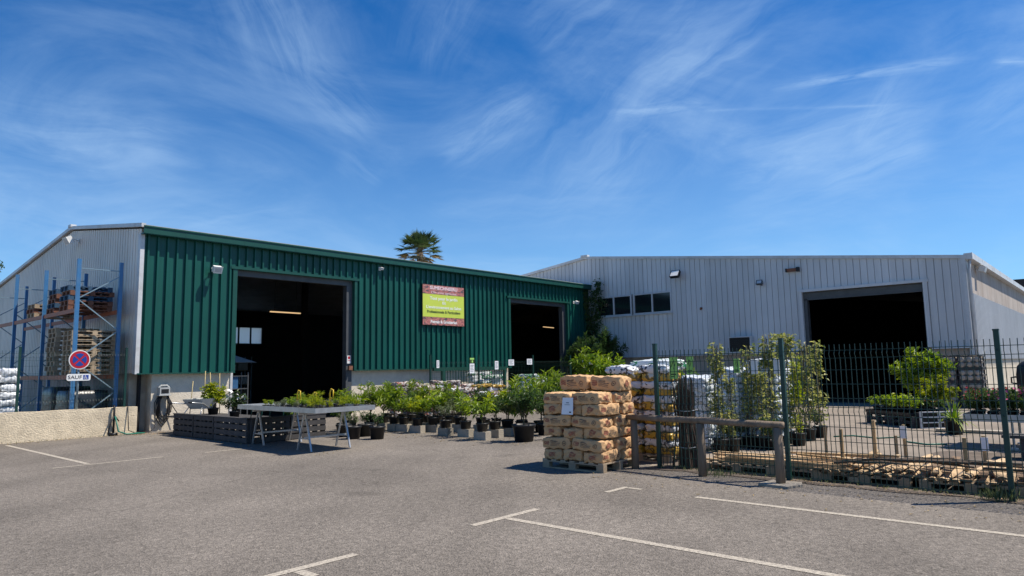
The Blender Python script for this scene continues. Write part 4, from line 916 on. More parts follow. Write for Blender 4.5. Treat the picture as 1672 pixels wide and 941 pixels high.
def blossoms(fo_v,n,r_,size,mat_,seed,top=True):
    q=random.Random(seed); b=MB(); vs=[Vector(v) for v in fo_v]; zs=sorted(v.z for v in vs); zc=zs[int(len(zs)*(.62 if top else .2))]; c=[v for v in vs if v.z>zc]
    for _ in range(n):
        p=q.choice(c)+rv(q)*.03; nn=(rv(q)+Vector((-.3,-.5,1))).normalized()
        x=nn.orthogonal().normalized(); y=nn.cross(x)
        for k in range(5):
            a=2*math.pi*k/5; d=x*math.cos(a)+y*math.sin(a)+nn*.3; b.leaf(p,d,nn,size,size*.8,0.,.1)
    return ('blossom',b.mesh('blossom',[mat_]))
for i in range(4):
    st,fo=shrub(100+i,.85,.72,9,17,.19,.05,trunk=.25,spread=.95); proto(('laurel',i),st,fo,'leaf')
for i in range(3):
    st,fo=shrub(120+i,.72,.60,9,16,.15,.03,trunk=.3,spread=.9); proto(('grey',i),st,fo,'leafgrey')
for i in range(3):
    st,fo=shrub(140+i,1.15,.85,13,30,.17,.035,trunk=.18,spread=.85); ex=blossoms(fo.v,22,None,.035,'flower_w',5) if i==0 else None; proto(('tall',i),st,fo,'leaf',extra=ex)
for i in range(2):
    st,fo=shrub(160+i,.9,.7,14,40,.09,.03,trunk=.28,spread=.9); proto(('fine',i),st,fo,'leafdark')
for i in range(2):
    st,fo=shrub(170+i,.80,.66,10,20,.16,.045,trunk=.22,spread=.95); proto(('yel',i),st,fo,'leafyel')
    st,fo=shrub(175+i,.95,.55,9,22,.15,.032,trunk=.25,spread=.8,upw=.9); proto(('dk',i),st,fo,'leafdark')
    st,fo=shrub(180+i,.75,.8,8,14,.20,.055,trunk=.35,spread=1.05,upw=.2,droop=.15); proto(('lax',i),st,fo,'leaf')
def block(label,loc,rz=0,l=.40,w=.20,h=.20):
    if 'blk' not in POTM:
        b=MB(); b.box((-l/2,-w/2,0),(l/2,-w/2+.035,h)); b.box((-l/2,w/2-.035,0),(l/2,w/2,h))
        for x in (-l/2,-.0175,l/2-.035): b.box((x,-w/2+.035,.0),(x+.035,w/2-.035,h))
        b.box((-l/2+.035,-w/2+.035,h-.03),(l/2-.035,w/2-.035,h-.004)); POTM['blk']=b.mesh('concrete_block',['concrete'])
    return tag(put('concrete_block',POTM['blk'],None,loc,rz),label,'concrete block','concrete blocks under the potted shrubs')
ROW=[ # pixel of the pot foot on the ground line, block under it?, prototype, scale, distance row
 (600,701,1,('tall',0),.92),(621,702,1,('tall',1),.98),(638,704,1,('laurel',0),1.08),(654,705,1,('lax',1),.80),(676,707.5,1,('yel',0),.72),(702,706,1,('laurel',3),.95),(722,712,1,('grey',0),.66),(735,703,1,('dk',0),.80),(755,714,1,('laurel',1),.86),(782,719,1,('lax',0),.86),(803,715,1,('dk',1),.72),(823,712,1,('grey',1),.80)]
for k,(u,v,bl,pr,s_) in enumerate(ROW):
    g=G(u,v); rz=rnd.uniform(-.15,.15)
    if bl: block(f'grey concrete block under the {ORD[k+1]} shrub of the front row from the table',(g.x+.12,g.y,0),R(90)+rz)
    plant('potted_shrub',f'leafy shrub in black pot on concrete block, {ORD[k+1]} of the front row from the table','potted plant',(g.x+.12,g.y,.2),pr,(.15,.20),'potted shrubs in the front row',sc_=s_)
for k in range(11):
    y=17.2-k*.56+rnd.uniform(-.12,.12); x=13.55+rnd.uniform(-.12,.12)
    block(f'grey concrete block under the {ORD[k+1]} shrub of the second row from the table',(x,y,0),R(rnd.uniform(80,100)))
    plant('potted_shrub',f'shrub in black pot on concrete block, {ORD[k+1]} of the second row from the table','potted plant',(x,y,.2),[('laurel',k%4),('grey',k%3),('dk',0),('yel',1),('lax',k%2)][k%5],(.14,.20),'potted shrubs in the second row',sc_=rnd.uniform(.7,1.05))
for k in range(8):
    y=17.6-k*.84+rnd.uniform(-.1,.1); x=14.7+rnd.uniform(-.15,.15)
    plant('potted_shrub',f'shrub in black pot, {ORD[k+1]} of the third row from the table','potted plant',(x,y,0),[('fine',0),('lax',1),('dk',1),('laurel',3),('tall',1)][k%5],(.17,.26),'potted shrubs in the third row',sc_=rnd.uniform(.65,.95))
plant('potted_shrub','young shrub with bare stem in the large black pot on tarmac','potted plant',(12.45,10.75,0),('fine',0),(.27,.40),sc_=1.12)
for k,(x,y,pr,s_,lb) in enumerate([(15.2,17.7,('tall',0),1.05,'white flowering oleander in pot behind the table end'),(15.6,16.9,('tall',1),1.0,'tall leafy shrub in pot beside the white flowering oleander'),(13.7,11.75,('tall',0),1.15,'tall white flowering shrub in pot left of the brown sacks'),(14.5,11.9,('tall',2),1.3,'tall shrub with reddish tips just behind the left edge of the brown sacks'),(15.9,12.6,('tall',1),1.3,'tall shrub in pot left behind the brown sacks'),(13.9,11.3,('fine',1),1.2,'dark fine leaved shrub in pot left of the brown sacks'),(16.6,9.9,('tall',1),1.25,'bright laurel in pot behind the brown sacks, left'),(17.0,9.2,('tall',2),1.3,'bright laurel in pot behind the brown sacks, right'),(13.2,10.2,('grey',0),.8,'low grey leaved shrub in pot left of the brown sacks'),(10.2,16.9,('tall',1),.85,'leafy shrub in black pot at far end of the trestle table'),(11.3,16.3,('tall',2),.9,'bright shrub in black pot right of the trestle table'),(11.9,16.9,('laurel',2),1.1,'round leafy shrub in black pot right of the trestle table')]):
    plant('potted_shrub',lb,'potted plant',(x,y,0),pr,(.2,.30),sc_=s_)
# corner oleander, vine
st,fo=shrub(300,2.5,2.5,44,150,.24,.046,trunk=.1,spread=1.0,r0=.03,sub=5); proto('oleander',st,fo,'leafdark')
plant('oleander_bush','large dark oleander bush in the corner between both warehouses','bush',(29.6,20.6,0),'oleander',None,rz=1.,sc_=1.0).scale=(1.02,1.02,1.5)
st,fo=shrub(301,1.5,1.3,18,55,.2,.06,trunk=.15,spread=.95,r0=.015,sub=3); proto('brightlaurel',st,fo,'leaf',extra=blossoms(fo.v,14,None,.04,'flower_w',9))
plant('laurel_bush','yellow-green laurel bush behind the brown sacks, nearer the corner doorway','bush',(19.6,13.9,0),'brightlaurel',(.28,.4),sc_=1.0).scale=(1.,1.,1.3); plant('laurel_bush','yellow-green laurel bush behind the brown sacks, nearer the grey cladding','bush',(19.3,12.9,0),'brightlaurel',(.28,.4),sc_=.95).scale=(1.,1.,1.22)
r_=random.Random(5); st=MB(); fo=MB()
for k in range(9):
    pts=[Vector((31.15,22.0-.1*k*.3,2.2+.1*k))]
    for i in range(9): pts.append(pts[-1]+Vector((r_.uniform(-.06,.03),r_.uniform(-.16,.12),r_.uniform(.2,.5))))
    pts=[p for p in pts if p.z<6.45]
    st.tube(pts,.01,4)
    for p in pts[2:]:
        for _ in range(int(16+26*max(0,(p.z-5)/1.3))): fo.leaf(p+rv(r_)*r_.uniform(0,.28),rv(r_),rv(r_),.13,.09,max(.001,r_.random()))
t=thing('climbing_vine','dark vine climbing the corner between green eave and grey cladding','climbing plant',(31.15,22.0,2.0)); 
for nm,mb_,mt_ in (('stem',st,'stem'),('foliage',fo,'leafdark')):
    for i,v in enumerate(mb_.v): mb_.v[i]=(v[0]-31.15,v[1]-22.0,v[2]-2.0)
    mb_.build(nm,[mt_],t)
# climbers in pots behind the fence
def climber(seed,h,w,n,leaf):
    r_=random.Random(seed); st=MB(); fo=MB()
    for s in (-1,1): st.tube([(s*.05,0,0),(s*.06+r_.uniform(-.02,.02),0,h*1.02)],.007,5,1)
    for k in range(7):
        ph=r_.uniform(0,6.28); pts=[]
        for i in range(16):
            t=i/15; a=ph+t*9*(1 if k%2 else -1); rr=.05+.04*math.sin(t*5+k); pts.append((rr*math.cos(a),rr*math.sin(a),h*t*r_.uniform(.97,1.0)))
        st.tube(pts,.005,4,0,False)
    cl=[(r_.uniform(.08,1),r_.uniform(0,6.28),r_.uniform(.3,1)) for _ in range(26)]
    for k in range(n):
        t,a,q=r_.choice(cl); z=h*min(1.03,max(.03,t+r_.gauss(0,.035))); rr=w*.5*q*(r_.random()**.6); aa=a+r_.gauss(0,.7)
        d=Vector((math.cos(aa),math.sin(aa),r_.uniform(-.6,.5)))
        fo.leaf((rr*math.cos(aa),rr*math.sin(aa),z),d+rv(r_)*.6,Vector((0,0,1))+rv(r_)*.6,.088*r_.uniform(.6,1.2),.066*r_.uniform(.6,1.2),max(.001,r_.random()**1.1))
    return [('stem',st.mesh('stem',['stem','bamboo'])),('foliage',fo.mesh('foliage',[leaf]))]
for i in range(4): SH[('climb',i)]=climber(400+i,1.75,.35+.06*(i%3),520,'leafvine' if i%4!=3 else 'leafyel')
CLB=[(1178,739,0,1.06,'with the tallest cane, left of the others'),(1197,738,1,.66,'low one between the first two tall ones'),(1231,733,2,1.03,'in the nearest black pot, beside the right rail post'),(1247,734,1,.72,'short one right of the nearest black pot'),(1262,730,0,1.16,'just left of the second fence post'),(1290,724.5,1,1.16,'just right of the second fence post'),(1305,728,3,.82,'yellowish one right of the second fence post'),(1322,720,2,1.08,'two pots left of the gate opening'),(1341,715,0,1.10,'last before the open gate'),(1312,714,3,.9,'yellowish one at the back near the gate')]
for k,(u,v,pr,s_,lb) in enumerate(CLB):
    g=G(u,v); plant('potted_climber','climbing plant on canes, '+lb,'potted plant',(g.x,g.y,0),('climb',pr),(.15,.27),'climbing plants behind the fence',sc_=s_)
for k in range(6):
    st,fo=shrub(450+k,.5,.45,9,20,.08,.03); 
    if k<2: proto(('low',k),st,fo,'leafdark' if k else 'leafgrey')
for k,(u,v) in enumerate([(1168,730),(1190,733),(1210,730),(1262,735),(1275,727),(1335,712)]):
    g=G(u,v); plant('potted_shrub',f'low dark bushy plant among the climbers, {ORD[k+1]} from the brushwood bundle','potted plant',(g.x,g.y,0),('low',k%2),(.13,.2),'low bushy plants among the climbers')
# ------------------------------------------------------------------ dark pallet enclosure with flowers, wheelbarrow
def slat_panel(label,x0,y0,x1,y1,h=.60):
    a=Vector((x0,y0,0)); d=Vector((x1-x0,y1-y0,0)); l=d.length; ang=math.atan2(d.y,d.x)
    t=thing('dark_pallet',label,'pallet',a,ang,'dark pallets standing on edge')
    b=MB(); n=4; hh=.115
    for k in range(n): z=.02+k*(h-.02-hh)/(n-1); b.box((0,-.02,z),(l,0,z+hh))
    b.build('front_slats',['palletdark'],t)
    b=MB()
    for k in range(n): z=.02+k*(h-.02-hh)/(n-1); b.box((0,.10,z),(l,.118,z+hh))
    b.build('rear_slats',['palletdark'],t)
    for f in (0,.30,.5,.74,1): x=f*(l-.10); b=MB(); b.box((x,.001,0),(x+.10,.099,h-.03)); b.build('upright',['palletdark'],t)
    b=MB(); b.box((-.02,-.03,h-.006),(l+.02,.13,h+.016)); b.build('top_board',['palletdark'],t)
slat_panel('dark pallet on edge, nearest the hose reel on white plinth',8.42,20.4,8.42,19.15); slat_panel('dark pallet on edge beside the white flowers, left of centre joint',8.42,19.1,8.42,17.95); slat_panel('dark pallet on edge at the corner before the trestle table',8.42,17.9,8.38,16.1)
slat_panel('dark pallet on edge under the trestle table, left part',8.45,16.05,9.5,16.08); slat_panel('dark pallet on edge under the trestle table, right part',9.55,16.1,10.6,16.15)
t=thing('dark_board_shelf','dark boards laid flat inside the pallet enclosure','shelf',(9.2,18.2,0)); b=MB(); b.box((-.6,-.1,.46),(.9,3.2,.50)); b.build('board',['palletdark'],t); b=MB()
for x in (-.5,.5):
    for y in (0,1.4,2.8): b.box((x,y,0),(x+.09,y+.09,.46))
b.build('support',['palletdark'],t)
t=thing('wheelbarrow','pale grey wheelbarrow standing on the dark boards by the plinth','wheelbarrow',(9.2,20.5,.56),R(35))
b=MB(); 
lo=[(-.22,-.18),(.25,-.18),(.25,.18),(-.22,.18)]; hi=[(-.42,-.32),(.52,-.32),(.52,.32),(-.42,.32)]
V=[(x,y,.14) for x,y in lo]+[(x,y,.42) for x,y in hi]; V2=[(x*.96,y*.96,z+.012) for x,y,z in V]
b.add(V,[(3,2,1,0),(0,1,5,4),(1,2,6,5),(2,3,7,6),(3,0,4,7)]); b.add(V2,[(0,1,2,3),(4,5,1,0),(5,6,2,1),(6,7,3,2),(7,4,0,3)]); b.build('tub',['potgrey'],t)
b=MB()
for s in (-1,1): b.tube([(.62,s*.05,.12),(.2,s*.17,.14),(-.3,s*.26,.30),(-1.0,s*.30,.36)],.017,8); b.tube([(-.25,s*.2,.2),(-.42,s*.26,0)],.014,6)
b.build('frame',['zinc'],t,True)
b=MB(); b.lathe([(.06,-.03),(.15,-.04),(.18,0),(.15,.04),(.06,.03)],18); o=b.build('wheel',['black'],t,True); o.rotation_euler=(R(90),0,0); o.location=(.66,0,.18)
b=MB(); 
for s in (-1,1): b.tube([(-.95,s*.30,.355),(-1.08,s*.30,.365)],.022,8)
b.build('grip',['black'],t)
st,fo=shrub(500,1.0,.75,15,40,.15,.07,trunk=.1,spread=.9); proto('yelshrub',st,fo,'leafyel')
plant('potted_shrub','yellow-green broadleaf shrub in pot by the jamb of larger doorway','potted plant',(9.63,20.6,.50),'yelshrub',(.16,.2),sc_=.80)
for k,(x,y,z,l) in enumerate([(9.75,20.95,.6,1.25),(9.95,20.85,.6,1.22),(9.55,21.05,.6,1.3),(9.2,21.2,.6,1.0)]):
    b=MB(); b.tube([(0,0,0),(-.06+.05*k,.05,l)],.012,6); tag(b.build('bamboo_cane',['bamboo'],None,True,(x,y,z-.1)),f'bamboo cane rising behind the yellow-green shrub, {ORD[k+1]} from the doorway','cane','canes behind the yellow-green shrub')
st,fo=shrub(501,.55,.6,14,26,.08,.035,trunk=.1,spread=1.,droop=.4); proto('whiteflower',st,fo,'leafdark',extra=blossoms(fo.v,20,None,.06,'flower_w',3))
plant('flowering_plant','dark leaved plant with white flowers at the left doorway jamb','potted plant',(9.22,18.44,.50),'whiteflower',(.14,.18),sc_=1.1)
# hose reel on the plinth
t=thing('hose_reel','grey hose holder with dark hose coils hung on white plinth','hose reel',(8.85,22.37,1.12))
b=MB(); b.box((-.15,-.2,-.02),(.15,0,.20)); b.tube([(-.15,-.1,.19),(-.09,-.1,.26),(.09,-.1,.26),(.15,-.1,.19)],.03,8); b.box((-.19,-.24,-.05),(.19,0,-.02)); b.build('holder',['potgrey'],t); b=MB(); b.box((-.11,-.206,.02),(.11,-.2005,.15)); b.build('window',['black'],t)
b=MB(); q=random.Random(8)
for k in range(9):
    w_=q.uniform(.13,.26); d_=q.uniform(.62,1.02); y=-.03-.018*k
    b.tube([(-.13+.01*k,y,.02),(-w_,y-.02,-.25),(-w_*.9,y,-d_*.8),(0,y,-d_),(w_*.9,y,-d_*.8),(w_,y-.02,-.3),(.12-.01*k,y,.02)],.013,6)
b.tube([(.12,-.1,.0),(.22,-.12,-.3),(.55,-.2,-.85),(.7,-.25,-1.05)],.013,6); b.tube([(-.12,-.1,.0),(-.24,-.15,-.5),(-.30,-.3,-1.0),(-.5,-.4,-1.1),(-.9,-.5,-1.1),(-1.1,-.5,-1.0),(-1.12,-.42,-.3)],.014,6)
b.build('hose',['black'],t,True)
t=thing('water_standpipe','black tap pipe with green hose end before the low wall','standpipe',(7.35,21.88,0)); b=MB(); b.tube([(0,0,0),(0,0,.8),(0,.06,.85)],.03,8); b.box((-.09,-.08,0),(.09,.08,.08)); b.tube([(0,0,.6),(-.12,-.04,.25),(-.16,-.05,.05)],.018,6); b.tube([(0,0,.6),(.12,-.04,.4)],.015,6); b.build('pipe',['black'],t,True); b=MB(); b.tube([(.02,-.03,.55),(.10,-.1,.12),(.3,-.15,.03),(.75,-.1,.02),(.85,.0,.02),(.6,.02,.03)],.022,8); b.build('hose_end',['hose'],t,True)
# ------------------------------------------------------------------ trestle table
TX0,TX1,TY0,TY1=8.12,9.62,12.75,16.35
t=thing('trestle_table','long zinc tray table on metal trestles set out on tarmac','table',(TX0,TY0,0),R(-2)); w_=TX1-TX0; l_=TY1-TY0
b=MB(); b.box((0,0,.845),(w_,l_,.86)); b.box((0,0,.86),(.02,l_,.95)); b.box((w_-.02,0,.86),(w_,l_,.95)); b.box((.02,0,.86),(w_-.02,.02,.95)); b.box((.02,l_-.02,.86),(w_-.02,l_,.95)); b.build('tray',['zinc'],t)
for y in (.85,3.0):
    b=MB(); b.box((.1,y-.02,.79),(w_-.1,y+.02,.844)); b.box((.25,y-.015,.26),(w_-.2,y+.015,.30)); b.build('trestle_beam',['zinc'],t)
    for x in (.25,w_-.28):
        for s in (-1,1):
            b=MB(); b.bar((x,y+s*.03,.79),(x,y+s*.29,0),.035,.03); b.build('leg',['zinc'],t)
        b=MB(); b.bar((x,y-.2,.26),(x,y+.2,.26),.025); b.build('stretcher',['zinc'],t)
for i,(leaf,ll,lw,hh) in enumerate([('leafyel',.10,.012,.26),('leafgrey',.06,.02,.22),('leaf',.07,.025,.24),('leafgrey',.09,.012,.28),('leafvine',.06,.025,.2)]):
    for j in range(2):
        st,fo=shrub(600+i*7+j,hh,.24,10,16,ll,lw,trunk=.05,spread=1.0,r0=.004,sub=1,upw=.9 if i in (0,3) else .4); proto(('herb',i*2+j),st,fo,leaf)
for ry in range(12):
    for rx in range(5):
        if ry>9 or rnd.random()<.30: continue
        x=.16+rx*.29+rnd.uniform(-.03,.03); y=.17+ry*.29+rnd.uniform(-.03,.03)
        c=Matrix.Rotation(R(-2),4,'Z')@Vector((x,y,0)); kd=max(0,min(9,int(9*ry/12+rnd.uniform(-2,2.5))))
        if ry>7: kd=rnd.randrange(2)
        plant('herb_pot',f'small potted herb on the trestle table, {ORD[ry+1]} row from the near end, {("front edge","second in","middle","fourth in","back edge")[rx]}','potted plant',(TX0+c.x,TY0+c.y,.861),('herb',kd),(.07,.10),'potted herbs on the trestle table',sc_=rnd.choice((.5,.6,.7,.8,.95,1.25)))
for k,(x,y,h_) in enumerate([(8.75,14.5,.42),(8.7,13.75,.38),(9.0,13.55,.45)]):
    b=MB(); b.tube([(0,0,0),(0,0,h_*.8),(.0,-.05,h_),(0,-.13,h_*.95),(0,-.13,h_*.55),(0,-.02,h_*.5)],.016,8); tag(b.build('yellow_hook',['yellow'],None,True,(x,y,.87)),f'yellow looped plastic hook among the herbs, {ORD[k+1]} from the doorway side','garden hook','yellow hooks among the herbs')
# items under and behind the table
for k,(x,y) in enumerate([(10.6,14.9),(10.9,14.3),(10.8,15.6),(11.2,15.2)]): plant('black_pot',f'black plastic pot with low plant behind the trestle table, {ORD[k+1]} from its near end','pot',(x,y,0),('low',k%2),(.2,.32),'black pots behind the table',sc_=.8)
def garden_chair(label,x,y,rz):
    t=thing('garden_chair',label,'chair',(x,y,0),rz,'green metal garden chairs')
    b=MB()
    for s in (-1,1): b.tube([(-.22,s*.21,0),(-.18,s*.21,.44),(.2,s*.21,.44),(.24,s*.21,0)],.012,6)
    b.build('legs',['gategreen'],t); b=MB(); b.tube([(-.2,-.21,.44),(-.26,-.21,.80),(-.28,-.14,.86),(-.28,.14,.86),(-.26,.21,.80),(-.2,.21,.44)],.013,8); b.tube([(-.245,-.2,.70),(-.245,.2,.70)],.01,6); b.build('backrest',['gategreen'],t,True); b=MB(); b.box((-.2,-.2,.44),(.2,.2,.455)); b.build('seat',['gategreen'],t)
for k,(x,y,lb) in enumerate([(9.1,17.4,'green metal chair next to the white flowers inside the pallet enclosure'),(9.45,16.9,'green metal chair behind the far end of trestle table, left'),(10.0,16.7,'green metal chair behind the far end of trestle table, right')]): garden_chair(lb,x,y,R(190+15*k))
# just inside the larger doorway
t=thing('storage_shelf','dark steel shelf with boxes just inside the larger doorway','shelf',(11.35,23.6,0)); b=MB()
for x in (0,.9):
    for y in (0,.5): b.box((x,y,0),(x+.04,y+.04,1.75))
b.build('uprights',['darkmetal'],t)
for z in (.2,.7,1.15,1.6): b=MB(); b.box((.005,.005,z),(.935,.535,z+.03)); b.build('shelf_board',['darkmetal'],t)
b=MB(); b.box((0,0,0),(.42,.4,.45)); b.box((-.012,-.012,.4),(.432,.412,.45)); o=b.build('storage_crate',['bluebin']); o.location=(11.5,23.65,1.18); tag(o,'blue crate on the dark shelf inside the larger doorway','crate')
for k,(x,z) in enumerate([(11.45,.735),(11.62,.735),(11.8,.735),(11.45,.235),(11.7,.235)]):
    b=MB(); b.lathe([(0,0),(.05,0),(.055,.2),(.03,.25),(.03,.29),(0,.29)],12); tag(b.build('bottle',['potgrey'],None,True,(x,23.8,z)),f'grey bottle on the {("middle","lower")[k>2]} board of dark shelf, {ORD[(k%3)+1]} from the left','bottle','bottles on the dark shelf')
t=thing('grey_parasol','pale grey tilted sun parasol just inside the larger doorway','parasol',(12.0,24.6,0),R(20)); b=MB(); b.tube([(0,0,0),(0,0,2.4)],.025,8); b.build('pole',['darkmetal'],t); b=MB(); n=8
for k in range(n):
    a,a2=2*math.pi*k/n,2*math.pi*(k+1)/n; b.face([(0,0,2.45),(1.0*math.cos(a),1.0*math.sin(a),2.1),(1.0*math.cos(a2),1.0*math.sin(a2),2.1)])
b.build('canopy',['potgrey'],t)
for k,(x,y,rz,lb) in enumerate([(13.2,33.5,0,'dim storage rack deep inside the larger doorway, left'),(16.6,35.5,0,'dim storage rack deep inside the larger doorway, right'),(28.5,33.0,0,'dim storage rack inside the doorway beside the corner')]):
    t=thing('storage_rack',lb,'rack',(x,y,0),rz,'dim racks inside the green warehouse'); b=MB()
    for xx in (0,2.0):
        for yy in (0,.7): b.box((xx,yy,0),(xx+.06,yy+.06,2.6))
    b.build('uprights',['brace'],t)
    for z in (.35,1.1,1.85): b=MB(); b.box((0.01,.01,z),(2.05,.75,z+.04)); b.build('shelf_board',['palletwood'],t)
    for j in range(9):
        z=(.39,1.14,1.89)[j//3]; h_=rnd.uniform(.25,.5); b=MB(); b.box((-.25,-.2,0),(.25,.2,h_)); b.box((-.255,-.205,h_),(.255,.205,h_+.03)); o=b.build('stock_box',[('palletwood','potgrey','bluebin','wrap','terracotta')[rnd.randrange(5)]],None,False,(x+.35+(j%3)*.65,y+.36,z),R(rnd.uniform(-6,6)))
        tag(o,f'box on the {("lower","middle","upper")[j//3]} board of the {("left","right","corner doorway")[k]} dim rack, {("left","middle","right")[j%3]} one','box','stock boxes on the dim racks')
# ------------------------------------------------------------------ yard behind the fence
c=Vector((21.25,4.55,0)); a=R(47)
for k in range(2):
    for j,dx in enumerate((-.5,.5)):
        d=Matrix.Rotation(a,4,'Z')@Vector((dx*1.02,0,0)); pallet(f'old dark pallet in yard carrying bedding plants, {("lower","upper")[k]} layer, {("near","far")[j]} one',(c.x+d.x,c.y+d.y,.145*k),a+R(rnd.uniform(-2,2)),'palletdark',1.0,1.2,.144,'dark pallets under the bedding plants')
t=thing('bottle_crate','pale grey open crate leaning against the pallet end in yard','crate',(20.45,3.72,0),R(-43)); t.scale=(1.7,1,.8); b=MB()
for z in (0,.17,.34,.50): b.box((-.30,-.03,z),(.30,.02,z+.03))
for x in (-.30,-.015,.27): b.box((x,-.03,.03),(x+.03,.02,.5))
b.build('lattice',['trim'],t); b=MB(); b.box((-.29,.05,.0),(.29,.2,.49)); b.build('crate_body',['dark'],t)
b=MB(); b.box((-.95,-.6,0),(.95,.6,.03)); b.box((-.95,-.6,.03),(-.92,.6,.08)); b.box((.92,-.6,.03),(.95,.6,.08)); b.box((-.92,-.6,.03),(.92,-.57,.08)); b.box((-.92,.57,.03),(.92,.6,.08)); tag(b.build('plant_tray',['pot'],None,False,(21.25,4.6,.30),a),'black tray of bedding plants on the dark pallets','tray')
for i,(leaf,fl,ll) in enumerate([('leafyel',None,.09),('leaf',None,.08),('leafdark','flower_o',.07),('leafgrey',None,.07)]):
    st,fo=shrub(700+i,.34,.40,11,20,ll,.05,trunk=.05,spread=1.1,r0=.004,sub=1); proto(('bed',i),st,fo,leaf,extra=blossoms(fo.v,9,None,.04,fl,i) if fl else None)
for k in range(15):
    i,j=k%5,k//5; d=Matrix.Rotation(a,4,'Z')@Vector((-.72+.36*i,-.38+.38*j,0)); kd=[0,0,1,2,2][4-i] if j<2 else 1
    plant('bedding_plant',f'bedding plant in the black tray, {ORD[j+1]} row from the fence, {ORD[i+1]} from the right end','potted plant',(21.25+d.x,4.6+d.y,.331),('bed',kd),(.11,.14),'bedding plants in the black tray',sc_=rnd.uniform(.9,1.2))
st,fo=shrub(720,1.05,1.0,20,60,.11,.045,trunk=.1,spread=.95,sub=3); proto('lemonbush',st,fo,'leafyel')
plant('citrus_bush','yellow-green round bush in pot right of the bedding plants','bush',(21.6,3.95,0),'lemonbush',(.25,.42),sc_=.92)
st,fo=shrub(721,1.7,1.35,26,90,.15,.065,trunk=.25,spread=.95,r0=.022,sub=4); proto('lemontree',st,fo,'leaf')
plant('citrus_tree','small bushy citrus tree in pot before the open gate','tree',(24.2,4.75,0),'lemontree',(.32,.5),sc_=1.02)
# crates of stones at the grey corner
for lev in range(4):
    for j in range(2):
        x,y=29.9,5.05-.78*j; z=.47*lev
        t=thing('stone_crate',f'dark open crate of pale stones, {("bottom","second","third","top")[lev]} of the {("left","right")[j]} pile at grey warehouse corner','crate',(x,y,z),0,'crates of stones at the grey corner'); b=MB()
        for sx in (-.36,.31):
            for sy in (-.36,.31): b.box((sx,sy,0),(sx+.05,sy+.05,.45))
        for zz in (0,.20,.41):
            b.box((-.38,-.36,zz),(-.36,.36,zz+.05)); b.box((.36,-.36,zz),(.38,.36,zz+.05)); b.box((-.36,-.38,zz),(.36,-.36,zz+.05)); b.box((-.36,.36,zz),(.36,.38,zz+.05))
        b.box((-.355,-.355,.01),(.355,.355,.04)); b.build('crate_frame',['palletdark'],t)
        o=put('stone_fill',sack_mesh(.66,.66,.42,900+lev*2+j,'stone',.12,.02,7)[0],t,(0,0,.25))
        b=MB(); q=random.Random(lev*5+j)
        for xx in (-.24,0,.24):
            for zz in (.13,.31):
                b.lathe([(0,-.10),(.07,-.09),(.10,-.03),(.105,.03),(.08,.09),(0,.1)],10,(-.31,xx+q.uniform(-.02,.02),zz))
        b.build('front_stones',['stone'],t,True)
# spiky plants
def spiky(seed,n,l,w_):
    r_=random.Random(seed); b=MB()
    for k in range(n):
        a=r_.uniform(0,6.28); el=r_.uniform(.3,1.35); pts=[]; L_=l*r_.uniform(.6,1)
        for i in range(7):
            t=i/6; rr=L_*t*math.cos(el); z=L_*(t*math.sin(el)-.75*t*t*(1.1-el/1.5)); pts.append(Vector((rr*math.cos(a),rr*math.sin(a),z)))
        sd=Vector((-math.sin(a),math.cos(a),0)); lv=max(.001,r_.random())
        for i in range(6):
            w0=w_*(1-(i/6)**2); w1=w_*(1-((i+1)/6)**2); b.face([pts[i]-sd*w0/2,pts[i]+sd*w0/2,pts[i+1]+sd*w1/2,pts[i+1]-sd*w1/2],0,lv)
    return b
SH['spiky']=[('foliage',spiky(3,46,.85,.05).mesh('foliage',['leaf']))]
plant('spiky_plant','green strap-leaved plant spilling over its pot in the yard','potted plant',(18.9,3.15,0),'spiky',(.2,.34),sc_=.9)
plant('spiky_plant','strap-leaved plant right of the third fence post under the flower table','potted plant',(17.6,1.35,0),'spiky',(.18,.26),sc_=.75)
b=MB(); b.box((19.3,2.2,0.0),(19.6,3.6,.08)); tag(b.build('stone_edging',['concrete']),'pale stone edging slab on yard beneath the flower table','edging')
# flower table
t=thing('flower_table','low grey flower table on metal legs behind third fence post','table',(16.1,2.50,0)); b=MB(); b.box((0,-5,.56),(1.3,0,.60)); b.box((-.02,-5,.52),(0,0,.66)); b.box((0,0,.52),(1.3,.02,.66)); b.build('table_top',['zinc'],t)
for y in (-.75,-2.6,-4.6):
    for x in (.08,1.2): b=MB(); b.box((x-.02,y-.02,0),(x+.02,y+.02,.56)); b.box((x-.06,y-.06,0),(x+.06,y+.06,.04)); b.build('leg',['zinc'],t)
for i,fl in enumerate(('flower_r','flower_p','flower_l','flower_p')):
    st,fo=shrub(760+i,.40,.34,16,40,.06,.02,trunk=.03,spread=1.2,r0=.004,sub=1,upw=.9); proto(('flw',i),st,fo,'leafdark',extra=blossoms(fo.v,26,None,.026,fl,i))
for ry in range(13):
    for rx in range(4):
        plant('flower_pot',f'potted flower on the grey flower table, {ORD[ry+1]} from its left end, {("front","second","third","back")[rx]} row','flowers',(16.25+rx*.3+rnd.uniform(-.03,.03),2.34-ry*.27+rnd.uniform(-.03,.03),.601),('flw',min(3,int(ry/3+rnd.uniform(-.4,.9)))),(.09,.10),'potted flowers on the flower table',sc_=rnd.uniform(1.0,1.35))
t=thing('dark_bench','dark low plank bench under the flower table, behind third fence post','bench',(14.6,1.75,0)); b=MB(); b.box((0,-3.4,.36),(.5,0,.41)); b.build('plank',['palletdark'],t); b=MB()
for y in (-.3,-1.8,-3.2): b.box((.05,y-.04,0),(.12,y+.04,.36)); b.box((.38,y-.04,0),(.45,y+.04,.36))
b.build('legs',['palletdark'],t)
